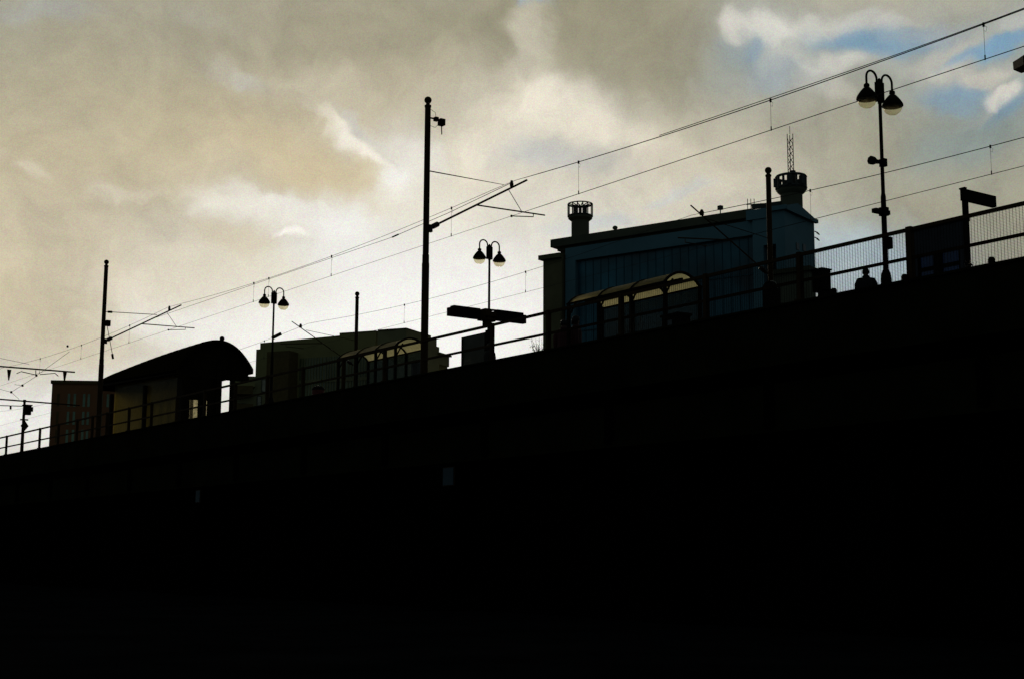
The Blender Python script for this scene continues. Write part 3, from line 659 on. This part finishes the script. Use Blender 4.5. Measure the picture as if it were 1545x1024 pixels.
# ------------------------------------------------------------------ buildings behind
def hdir(a): return (_h*math.cos(a)+_r*math.sin(a))         # heading a to the right of the view
class Face:
    """vertical facade plane through P along u; s metres along, z up; nrm points to the camera side"""
    def __init__(s, P, u):
        s.P = Vector((P.x,P.y,0)); s.u = u.normalized(); n_ = Vector((s.u.y,-s.u.x,0))
        if n_.dot(EYE-s.P) < 0: n_ = -n_
        s.n = n_
    def st(s, px_, py_):
        d = ray(px_, py_); k_ = (s.P-EYE).dot(s.n)/d.dot(s.n); q_ = EYE+d*k_
        return (q_-s.P).dot(s.u), q_.z
    def pt(s, a, w, z): q_ = s.P+s.u*a-s.n*w; return Vector((q_.x,q_.y,z))   # w: depth into building
    def box(s, m, a0, a1, w0, w1, z0, z1):
        return m.hexa([s.pt(a0,w0,z0),s.pt(a1,w0,z0),s.pt(a1,w1,z0),s.pt(a0,w1,z0),s.pt(a0,w0,z1),s.pt(a1,w0,z1),s.pt(a1,w1,z1),s.pt(a0,w1,z1)])
# --- big blue-glazed building at right
GREY = mat('blue grey cladding', (.10, .21, .25), .7, var=.15, scale=.3)
OLIV = mat('brown cladding', (.15, .13, .06), .8, var=.25, scale=.5)
DKB = mat('dark attic cladding', (.11, .11, .07), .8, var=.25, scale=.5)
BGL = mat('blue curtain glass', (.004, .10, .145), .3, spec=.5, var=.75, scale=.25)
MUL = mat('mullion grey', (.045, .05, .045), .6)
P = atD(1188, 400, 112); F = Face(P, hdir(-R(53.6)))
sL = F.st(836,400)[0]; sG = F.st(868,400)[0]; sA = F.st(822,400)[0]
sR2 = F.st(1139,400)[0]; sR1 = F.st(1155,400)[0]; sR0 = F.st(1174,400)[0]
zTop = F.st(868,356)[1]; zBand0 = F.st(880,391)[1]; zBand1 = F.st(880,371)[1]
zRt = F.st(1180,312)[1]; zAx = F.st(835,385)[1]
print('bldg', sL, sA, zTop, zBand0, zBand1, zRt, zAx)
bR = thing('glazed_office_block', 'big dark office block with blue curtain glazing, two roof drums and lattice aerial', 'office building', F.pt(sL/2,0,0))
DP = 12.0
G2 = Face(F.pt(0,-.3,0), hdir(R(36.4))); TD = G2.st(1230,400)[0]-.3
m = MB(); F.box(m, sR2, 13, 1.0, TD, 0, zBand1); F.box(m, sR2, 13, .5, TD, zBand1, zTop-.7); F.box(m, sR2+.2, 13, .0, TD, zTop-.7, zTop); F.box(m, 13, sL, 1.0, DP, 0, zBand1); F.box(m, 13, sL, .5, DP, zBand1, zTop-.7); F.box(m, 13, sL+.4, .0, DP+.5, zTop-.7, zTop)
m.build('main_wall', DKB, bR)
m = MB(); F.box(m, sR2, sL-1.2, 0, 1.0, zBand0, zBand1); F.box(m, sG, sL-1.2, 0, 1.0, 0, zBand0); m.build('light_frame', GREY, bR)
m = MB(); F.box(m, sR2, sG, .45, .6, 0, zBand0); gl = m.build('curtain_wall', BGL, bR)
m = MB(); nn = 22
for i in range(1, nn):
    s_ = sR2+(sG-sR2)*i/nn; F.box(m, s_-.03, s_+.03, .41, .45, 0, zBand0)
for z in [zBand0-3.1*i for i in range(1, 8)]: F.box(m, sR2+.05, sG-.05, .37, .41, z-.05, z+.05)
m.build('mullions', mat('teal mullion', (.006, .085, .115), .5), gl)
m = MB(); F.box(m, sL-1.0, sA, -.25, DP-3, 0, zAx-.4); F.box(m, sL-1.0, sA+.3, -.6, DP-3, zAx-.4, zAx)
an = m.build('side_annex', OLIV, bR)
# right tower with pediment end
G2 = Face(F.pt(0,-.3,0), hdir(R(36.4))); TD = G2.st(1230,400)[0]-.3; zE = G2.st(1229.5,329)[1]; zAp = G2.st(1204,307)[1]; yAp = G2.st(1204,307)[0]-.3
m = MB(); F.box(m, sR1, sR2, -.3, TD, 0, zRt-.8); F.box(m, 0, sR0, -.3, TD, 0, zE-.4); F.box(m, sR0, sR1, 1.0, TD, 0, zRt-3)
F.box(m, sR0, sR1, -.3, TD, zRt-3, zE-.4)
m.build('tower_wall', GREY, bR)
m = MB(); F.box(m, sR0, sR1, .8, 1.0, 0, zRt-3); m.build('dark_recess', mat('recess glass', (.008,.01,.012), .2, spec=.5), bR)
# gable roof over tower, ridge running along the facade; end triangle faces right
s0_ = -.5; s1_ = F.st(1109,320)[0]
m = MB(); wv = DP
prof_ = [(-.3,zE-.4),(TD,zE-.4),(TD,zE),(yAp,zAp),(-.3,zRt)]
m.prism([F.pt(0,w_,z_) for w_, z_ in prof_], F.u*(sR2*.45))
F.box(m, sR2*.45+.05, sR2+.5, -.4, TD, zRt-.8, zRt)
F.box(m, -.25, sR2*.4, -.55, -.3, zRt-.35, zRt); F.box(m, -.3, -.02, -.4, TD+.2, zE-.5, zE-.2)
F.box(m, sR2+.52, s1_, 1.0, TD, zTop, zRt-.5)
F.box(m, sR2+.52, s1_+.3, .7, TD, zRt-.5, zRt-.15)
m.build('tower_roof', GREY, bR)
for px_, y0, y1 in ((1203,366,378),(1213,368,380),(1203,400,412),(1213,402,414)):
    a, z1 = G2.st(px_-2.3,y0); b, z0 = G2.st(px_+2.3,y1); m = MB(); G2.box(m, a, b, -.06, .1, z0, z1); m.build('window', mat('dark window glass', (.006,.008,.01), .1, spec=.6), bR)
for y0 in (352, 361): 
    q0 = G2.st(1229,y0); m = MB(); m.tube([G2.pt(q0[0],-.2,q0[1]), G2.pt(q0[0]+.35,-.25,q0[1]-.08), G2.pt(q0[0]+.4,-.1,q0[1]+.1), G2.pt(q0[0]+.05,0,q0[1]+.16)], .05, 6); m.build('wall_bracket', MUL, bR)
def drum(px_, yb, y0, y1, y2, wpx, capx, D, solid):
    """roof drum: solid cylinder between yb and y0, cage between y0 and y1"""
    c = atD(px_, yb, D); ppm_ = FPX/D; r = wpx/2/ppm_; rc = capx/2/ppm_
    zb_, z0, z1 = [atD(px_, q_, D).z for q_ in (yb, y0, y1)]
    o = MB().lathe([(r,zb_-1.5),(r,z0-.35),(rc*.97,z0-.12),(rc,z0-.02),(rc,z0+.1),(r*.9,z0+.12)], (c.x,c.y,0), 24).build('roof_drum', DKB, bR)
    m = MB(); nb = 14
    for i in range(nb):
        a = 2*math.pi*i/nb; x_, y_ = c.x+rc*math.cos(a), c.y+rc*math.sin(a)
        m.tube([(x_,y_,z0+.05),(x_,y_,z1)], .11 if solid else .055, 5)
        if solid and i % 3 == 0: m.box((x_-.17,y_-.17,z0+.3),(x_+.17,y_+.17,z1-.1))
        if not solid: m.tube([(x_,y_,z1-.05),(c.x,c.y,z1-.25)], .05, 5)
    for z_ in (z1, z0+.2) if solid else (z1, z0+.15):
        m.tube([(c.x+rc*math.cos(2*math.pi*i/28), c.y+rc*math.sin(2*math.pi*i/28), z_) for i in range(29)], .12 if solid else .065, 5)
    if not solid:
        for i in range(8):
            a = 2*math.pi*i/8; x_, y_ = c.x+rc*.5*math.cos(a), c.y+rc*.5*math.sin(a); m.tube([(x_,y_,z0+.05),(x_,y_,z1-.15)], .08, 5)
    else: m.tube([(c.x+.2,c.y,z0),(c.x+.2,c.y,z1+.5)], .26, 6)
    m.build('cage', MUL, o)
    return c, z1
drum(875.5, 352, 328, 307, 0, 27, 37, 136, False)
c2, zc2 = drum(1194.5, 312, 287, 266, 0, 33, 44, 116, True)
m = MB(); w = .26; D = 116
zt = atD(1193,198,D).z; z = zc2; cc = Vector((c2.x,c2.y,0))
legs = [cc+Vector((w*math.cos(a),w*math.sin(a),0)) for a in (0.3, 0.3+2.094, 0.3+4.189)]
for l_ in legs: m.tube([l_+Vector((0,0,zc2-1)), l_+Vector((0,0,zt))], .045, 4)
k_ = 0
while z < zt-.4:
    for i in range(3): m.tube([legs[i]+Vector((0,0,z)), legs[(i+1)%3]+Vector((0,0,z+.55))], .03, 4)
    z += .55
m.tube([cc+Vector((0,0,zt)), cc+Vector((0,0,zt+.7))], .03, 4)
m.build('aerial_mast', MUL, bR)
# roof clutter
m = MB()
for px_ in range(1042, 1108, 8):
    p = atD(px_, 336-(px_-1040)*.09, 124); h_ = random.uniform(.25,.6); m.box((p.x-.45,p.y-.45,p.z-1.3),(p.x+.45,p.y+.45,p.z+h_-.2))
m.build('roof_plant', DKB, bR)
m = MB()
for px_ in (1128,1133,1138,1148,1160,1172):
    p = atD(px_, 312, 116); m.tube([p+Vector((0,0,-.6)), p+Vector((0,0,.65 if px_ < 1140 else .3))], .04, 4)
a = atD(1126,309,116); b = atD(1178,306,116); m.tube([a,b], .035, 4); a = atD(1134,313,116); b = atD(1180,307,116); m.bar(a,b,.25,.35)
m.build('roof_railing', MUL, bR)
m = MB(); p = atD(1087,326,124); m.tube([p+Vector((0,0,-.5)),p+Vector((0,0,.7))], .05, 5).box((p.x-.18,p.y-.18,p.z+.55),(p.x+.18,p.y+.18,p.z+.9)); m.build('roof_lamp', MUL, bR)
m = MB(); p = atD(928,344,132); m.ball(p, .25, .8, 8); m.build('roof_vent', DKB, bR)
# low olive block in front of the tower
P = atD(1236,440,92); F2 = Face(P, hdir(-R(53.6)))
a0 = F2.st(1221,440)[0]; a1 = F2.st(1166,440)[0]; z1 = F2.st(1200,404)[1]
t = thing('low_block', 'low dark olive block at the foot of the blue-glazed building, right end', 'building', F2.pt(a0,0,0))
m = MB(); F2.box(m, a0, a1, 0, .9, 0, z1-.3); m.build('wall', DKB, t); m = MB(); F2.box(m, a0-.15, a1+.15, -.2, 1.0, z1-.3, z1); m.build('roof', mat('olive roof edge', (.06,.06,.03), .8), t)

# --- middle left building, its olive tint is flare put into the colours
OL2 = mat('flare tinted render', (.28, .25, .095), .85, var=.15, scale=.3)  # yellow sun flare painted into grey walls as olive
OL3 = mat('flare tinted panels', (.23, .21, .10), .8, var=.2, scale=.6)
OLD = mat('dark stair core', (.12, .08, .025), .85, var=.2)
OG = mat('flare tinted glass', (.12, .14, .06), .2, spec=.6, var=.5, scale=.5)
P = atD(566, 540, 135); F = Face(P, hdir(-R(66))); D = 135
bM = thing('olive_office_block', 'long low office block, tinted olive by painted flare, with stepped right end behind the farther shelter', 'office building', F.pt(8,0,0))
sl_ = F.st(381,540)[0]; zt = F.st(566,501)[1]; zl = F.st(381,518)[1]
print('mid', sl_, zt, zl)
s427 = F.st(392,540)[0]
zg = F.st(500,533)[1]
m = MB(); F.box(m, 0, s427, 0, 9, 0, zl-.1); F.box(m, s427, sl_, .6, 9, 0, zl-.5)
m.prism([F.pt(0,0,zl-.1),F.pt(s427,0,zl-.1),F.pt(s427,0,zl),F.pt(0,0,zt)], -F.n*9)
m.build('wall', OL2, bM)
s416 = F.st(416,560)[0]; s449 = F.st(449,560)[0]
m = MB(); F.box(m, s449, s416, -1.6, 0, 0, F.st(430,533)[1]); m.build('stair_core', OLD, bM)
for a_, b_ in ((452,486),(488,520),(522,556)):
    a = F.st(a_,560)[0]; b = F.st(b_,560)[0]; m = MB(); F.box(m, b, a, -.06, .1, zg-9, zg-.3); w = m.build('window_band', OG, bM)
    m = MB()
    for i in range(1, 8): s_ = b+(a-b)*i/8; F.box(m, s_-.05, s_+.05, -.12, -.06, zg-9, zg-.3)
    for j in range(1, 4): F.box(m, b, a, -.16, -.12, zg-.3-2.3*j-.15, zg-.3-2.3*j+.15)
    m.build('mullions', OL3, w)
# balconies at the left foot
for y0 in (571, 596):
    for px_ in (362, 373):
        pass
H2 = Face(F.pt(0,0,0), hdir(R(24)))
m = MB(); e_ = H2.st(597,510)[0]; zr = H2.st(596,507)[1]
H2.box(m, .05, e_, 0.0, 4, 0, zr); m.prism([H2.pt(.05,0,zr),H2.pt(e_,0,zr),H2.pt(.05,0,zt)], -H2.n*4); m.build('end_wall', OL2, bM)
P = atD(613, 520, 128); F3 = Face(P, hdir(-R(66))); H3 = Face(P, hdir(R(24)))
m = MB(); a = F3.st(594,510)[0]; za = F3.st(613,497.5)[1]; F3.box(m, 0, a, 0, 6, 0, za); 
e_ = H3.st(651,510)[0]; zb_ = H3.st(651,506)[1]; H3.box(m, 0.05, e_, .05, 3, 0, zb_); m.prism([H3.pt(.05,.05,zb_),H3.pt(e_,.05,zb_),H3.pt(.05,.05,za-.02)], -H3.n*2.9); m.build('tower', OL3, bM)
m = MB(); b = H3.st(667,530)[0]; H3.box(m, e_, b, .3, 3, 0, H3.st(660,521)[1]); m.build('upper_step', OL3, bM)
m = MB(); c = H3.st(682,545)[0]; zc_ = H3.st(675,536)[1]; H3.box(m, b, c, .3, 3, H3.st(675,551)[1], zc_); H3.box(m, b-.3, c+.15, .1, 3.2, zc_, zc_+.15)
for i in range(5): s_ = b+(c-b)*(i+.2)/5; H3.box(m, s_, s_+.18, .4, .6, 0, H3.st(675,551)[1])
m.build('lower_step', OL3, bM)
# --- pale flats glimpsed through the hall gap
P = atD(345,600,112); F4 = Face(P, hdir(R(80)))
bF = thing('balcony_flats', 'small block of flats with pale window panes glimpsed right of the hall end', 'flats', F4.pt(2,0,0))
a0 = F4.st(353,600)[0]; a1 = F4.st(402,600)[0]; z1 = F4.st(375,567)[1]
m = MB(); F4.box(m, a0, a1, 0, 6, 0, z1); m.build('wall', OL3, bF); m = MB(); F4.box(m, a0-.1, F4.st(384,600)[0], -.6, .1, z1-.9, z1-.55); m.build('roof_edge', OL2, bF)
PAN = mat('pale reflecting pane', (.30, .27, .17), .2, spec=.8, var=.3)
for px_, y0, y1 in ((361.5,582,591),(369,583,590),(360.5,609,619),(368,609,618),(398,573,590),(391,598,612)):
    a, zb0 = F4.st(px_-2.6,y1); b, zb1 = F4.st(px_+2.6,y0); m = MB(); F4.box(m, a-.06, b+.06, -.05, .1, zb0-.06, zb1+.06); w = m.build('window', MUL, bF)
    m = MB(); F4.box(m, a, b, -.08, -.05, zb0, zb1); m.build('pane', PAN, w)
for y0 in (593, 620): 
    a, zz = F4.st(354,y0); b, _ = F4.st(382,y0); m = MB(); F4.box(m, a, b, -1.2, -.05, zz-.15, zz); F4.box(m, a, b, -1.2, -1.15, zz, zz+.5); m.build('balcony', OLD, bF)
# --- brown tower block far left
BRN = mat('red brown brick cladding', (.25, .105, .045), .85, var=.15, scale=.25)
P = atD(76.5,620,170); F5 = Face(P, hdir(R(86)))
bL = thing('brown_tower_block', 'brown flat-roofed apartment block with vertical window strips behind the left mast', 'apartment building', F5.pt(5,0,0))
a1 = F5.st(176,620)[0]; z1 = F5.st(76.5,573)[1]
m = MB(); F5.box(m, 0, a1, 0, 10, 0, z1-.4); m.build('wall', BRN, bL); m = MB(); F5.box(m, -.15, a1+.15, -.15, 10.2, z1-.4, z1); m.build('roof', OLD, bL)
TG = mat('teal window glass', (.16, .26, .16), .2, spec=.6, var=.5, scale=.3)
for ci, px_ in enumerate((88,104,113,127,134,153,163)):
    for j in range(8):
        a, _ = F5.st(px_-1.8,600); b, _ = F5.st(px_+1.8,600); zz = z1-1.6-2.15*j
        if zz < 3: break
        m = MB(); F5.box(m, a, b, -.04, .08, zz-1.55, zz); m.build('window', TG if ci else OLD, bL)

# ------------------------------------------------------------------ corner of a near fitting at the top right edge
c = atD(1553, 95, 14)
t = thing('camera_housing', 'corner of a dark angular camera housing at the top right edge', 'camera', c)
a = lambda x, y, d=14: atD(x, y, d)
pol = [a(1528,94),a(1529,106),a(1541,111),a(1600,92),a(1600,38),a(1545,83),a(1533,91)]
MB().prism(pol, FW*-.28).build('housing', STEELB, t)
q_ = a(1640,60,13.9); MB().tube([(q_.x,q_.y,0),(q_.x,q_.y,q_.z+.3)], .07).tube([q_, a(1590,70,13.9)], .035).build('pole', STEELB, t)

# ------------------------------------------------------------------ plants
LEAF = mat('dark leaf', (.03, .04, .012), .6, var=.4, scale=20); TWIG = mat('twig bark', (.05, .035, .02), .8)
def shrub(name, label, base, h, spread, stems, leaf, nl):
    t = thing(name, label, 'plant', base); st = MB(); lf = MB(); b = Vector(base)
    for i in range(stems):
        a = random.uniform(0, 6.28); tip = b+Vector((math.cos(a)*spread*random.uniform(.3,1), math.sin(a)*spread*.6, h*random.uniform(.5,1)))
        mid = (b+tip)/2+Vector((random.uniform(-.05,.05),0,random.uniform(0,.1)))
        st.tube([b+Vector((random.uniform(-.1,.1)*spread*3,0,0)), mid, tip], [.012,.008,.004], 5)
        for j in range(nl):
            u = random.uniform(.3,1.05); p = (mid+(tip-mid)*((u-.3)/.7)) if u > .3 else mid
            p = p+Vector((random.gauss(0,.04),random.gauss(0,.05),random.gauss(0,.03)))
            d = Vector((random.gauss(0,1),random.gauss(0,1),random.gauss(0,.7))).normalized(); e = d.cross(Vector((random.random(),random.random(),1))).normalized()
            l_ = leaf*random.uniform(.6,1.2); lf.add([p, p+d*l_*.5+e*l_*.28, p+d*l_, p+d*l_*.5-e*l_*.28], [(0,1,2,3)])
        if random.random() < .7: st.tube([mid, mid+Vector((random.uniform(-.15,.15),0,random.uniform(.1,.25)))], [.006,.003], 4)
    st.build('stem', TWIG, t); lf.build('foliage', LEAF, t)
p = atY(812,533,PY+.5); shrub('wall_shrub', 'thin twiggy shrub on the viaduct edge left of the blue-glazed building', (p.x,PY+.5,PZ-.1), .75, .42, 12, .045, 9)
p = atY(1466,408,PY+.6); shrub('leafy_weed', 'broad-leaved weed on the viaduct edge at the right of the blue-paned screen', (p.x,PY+.6,PZ-.1), .42, .2, 7, .085, 6)
p = atY(1483,404,PY+.6); shrub('leafy_weed', 'single small weed tuft right of the broad-leaved weed', (p.x,PY+.6,PZ-.1), .24, .07, 4, .08, 5)
for px_, lab in ((955,'bare-branched shrub growing up in front of the nearer glass shelter'),):
    p = atY(px_,500,26.0); shrub('bare_shrub', lab, (p.x,26.0,DECK), 1.75, .5, 12, .04, 4)

# ------------------------------------------------------------------ people
SKIN = mat('skin', (.16, .09, .06), .6, var=.1); HAIR = mat('dark hair', (.012, .009, .007), .6)
def body_mesh():
    V = []; E = []; Rr = []
    def ch(pts, root=None):
        prev = root
        for (p, r) in pts:
            V.append(p); Rr.append(r); i = len(V)-1
            if prev is not None: E.append((prev, i))
            prev = i
        return prev
    pel = ch([((0,0,.95),.15)])
    chest = ch([((0,0,1.12),.135),((0,-.01,1.30),.15),((0,-.005,1.42),.11)], pel)
    ch([((0,.0,1.50),.055),((0,.01,1.56),.075),((0,.015,1.64),.095),((0,.005,1.71),.075)], chest)
    for s in (-1,1):
        w = ch([((s*.12,0,1.43),.075),((s*.19,0,1.41),.065),((s*.235,-.01,1.13),.045),((s*.25,.06,.90),.03),((s*.25,.085,.83),.034)], chest)
        for k in range(4): ch([((s*(.243+.004*k),.06+.02*k,.775),.009),((s*(.235+.004*k),.065+.02*k,.735-.004*abs(k-1.5)),.008),((s*.225,.068+.02*k,.71),.007)], w)
        ch([((s*.232,.12,.80),.01),((s*.222,.132,.765),.009)], w)
        ch([((s*.09,0,.90),.1),((s*.1,.01,.5),.062),((s*.1,-.02,.1),.042),((s*.1,.05,.04),.04),((s*.105,.17,.03),.03)], pel)
    me = bpy.data.meshes.new('person'); me.from_pydata(V, E, []); o = bpy.data.objects.new('tmp', me); COL.objects.link(o)
    md = o.modifiers.new('skin', 'SKIN'); md.use_smooth_shade = True
    for i, sv in enumerate(me.skin_vertices[0].data): sv.radius = (Rr[i], Rr[i]*(.72 if .9 < V[i][2] < 1.45 and abs(V[i][0]) < .1 else 1)); sv.use_root = (i == 0)
    sb = o.modifiers.new('sub', 'SUBSURF'); sb.levels = 2; sb.render_levels = 2
    dg = bpy.context.evaluated_depsgraph_get(); r = bpy.data.meshes.new_from_object(o.evaluated_get(dg)); bpy.data.objects.remove(o); r.name = 'person'
    r.materials.clear(); r.materials.append(SKIN)
    return r
BODY = body_mesh()
def ell(prof, c, n=20):
    """stack of ellipses (rx, ry, z, dx)"""
    m = MB(); vs = []; fs = []
    for rx, ry, z, dy in prof:
        for k in range(n): t_ = 2*math.pi*k/n; vs.append(Vector((rx*math.cos(t_), ry*math.sin(t_)+dy, z)))
    for i in range(len(prof)-1):
        for k in range(n): fs.append((i*n+k,i*n+(k+1)%n,(i+1)*n+(k+1)%n,(i+1)*n+k))
    fs.append(tuple(range(n))[::-1]); fs.append(tuple(range((len(prof)-1)*n,len(prof)*n)))
    return m.add(vs, fs)
def person(label, loc, face, coat, hood, sc_=1.0):
    o = bpy.data.objects.new('person', BODY); COL.objects.link(o); o.location = loc; o.rotation_euler = (0,0,face); o.scale = (sc_,)*3
    tag(o, label, 'person')
    CO = mat('coat '+str(coat), coat, .85, var=.2, scale=5)
    def child(name, m, mt):
        me = bpy.data.meshes.new(name); me.from_pydata([tuple(v) for v in m.v], [], m.f); me.materials.append(mt)
        me.polygons.foreach_set('use_smooth', [True]*len(me.polygons)); c_ = bpy.data.objects.new(name, me); COL.objects.link(c_); c_.parent = o; return c_
    m = ell([(.21,.17,.72,0),(.215,.175,.95,0),(.2,.16,1.12,0),(.215,.165,1.28,0),(.215,.15,1.38,0),(.17,.125,1.46,0),(.1,.1,1.51,.0),(.075,.08,1.54,.01)], None)
    for s in (-1,1):
        m.tube([(s*.1,0,1.45),(s*.19,0,1.43),(s*.25,-.01,1.3),(s*.262,-.01,1.12),(s*.268,.05,.95),(s*.268,.07,.88)], [.07,.085,.082,.07,.058,.05], 12)
    child('coat', m, CO)
    m = MB()
    for s in (-1,1): m.tube([(s*.09,0,.95),(s*.1,.005,.75),(s*.1,.01,.5),(s*.1,-.02,.09)], [.115,.1,.078,.07], 12)
    child('trousers', m, mat('dark trousers', (.015,.015,.018), .9))
    if hood == 'hat':
        child('woolly_hat', ell([(.106,.118,1.63,.005),(.112,.122,1.67,.0),(.108,.118,1.72,0),(.085,.09,1.78,0),(.04,.045,1.805,0),(.01,.01,1.81,0)], None), HAIR)
        child('collar', ell([(.11,.11,1.47,0),(.115,.115,1.54,0),(.1,.1,1.57,.0)], None), CO)
    else:
        child('hair', ell([(.095,.09,1.56,-.035),(.105,.105,1.64,-.02),(.108,.112,1.7,-.01),(.09,.095,1.765,0),(.045,.05,1.795,0),(.01,.01,1.8,0)], None), HAIR)
    m = MB().add([(-.014,.085,1.635),(.014,.085,1.635),(0,.122,1.628),(0,.092,1.67)], [(0,1,2),(0,2,3),(1,3,2),(0,3,1)])
    child('nose', m, SKIN)
    m = MB()
    for s in (-1,1): m.ball((s*.033,.088,1.672), .011, 1, 8)
    child('eyes', m, HAIR)
    return o
def person_at(px_, y_head, Y, **k):
    p = atY(px_, y_head, Y); h_ = (p.z-FLOOR); return (p.x, Y, FLOOR), h_/1.8
for px_, yh, Y, face, coat, hood, lab in (
  (1306,405,31.8,3.85,(.014,.014,.016),'hat','person in a bulky dark coat and hat standing behind the mesh railing on the right'),
  (739.5,517,32.6,-1.2,(.02,.016,.012),'hair','dark figure standing against the middle lamp post below the display'),
  (851,482,32.6,.6,(.06,.014,.014),'hat','left one of two people in dull red waiting left of the nearer glass shelter'),
  (869,476,33.0,-.6,(.05,.012,.014),'hair','right one of two people in dull red waiting left of the nearer glass shelter')):
    loc, sc_ = person_at(px_, yh, Y); print('person', lab[:20], round(sc_,3))
    o = person(lab, loc, face, coat, hood, sc_)
    if px_ == 1306:
        for c_ in kids(o):
            if c_.name.startswith('coat'): c_.scale = (1.06,1.1,1.0)
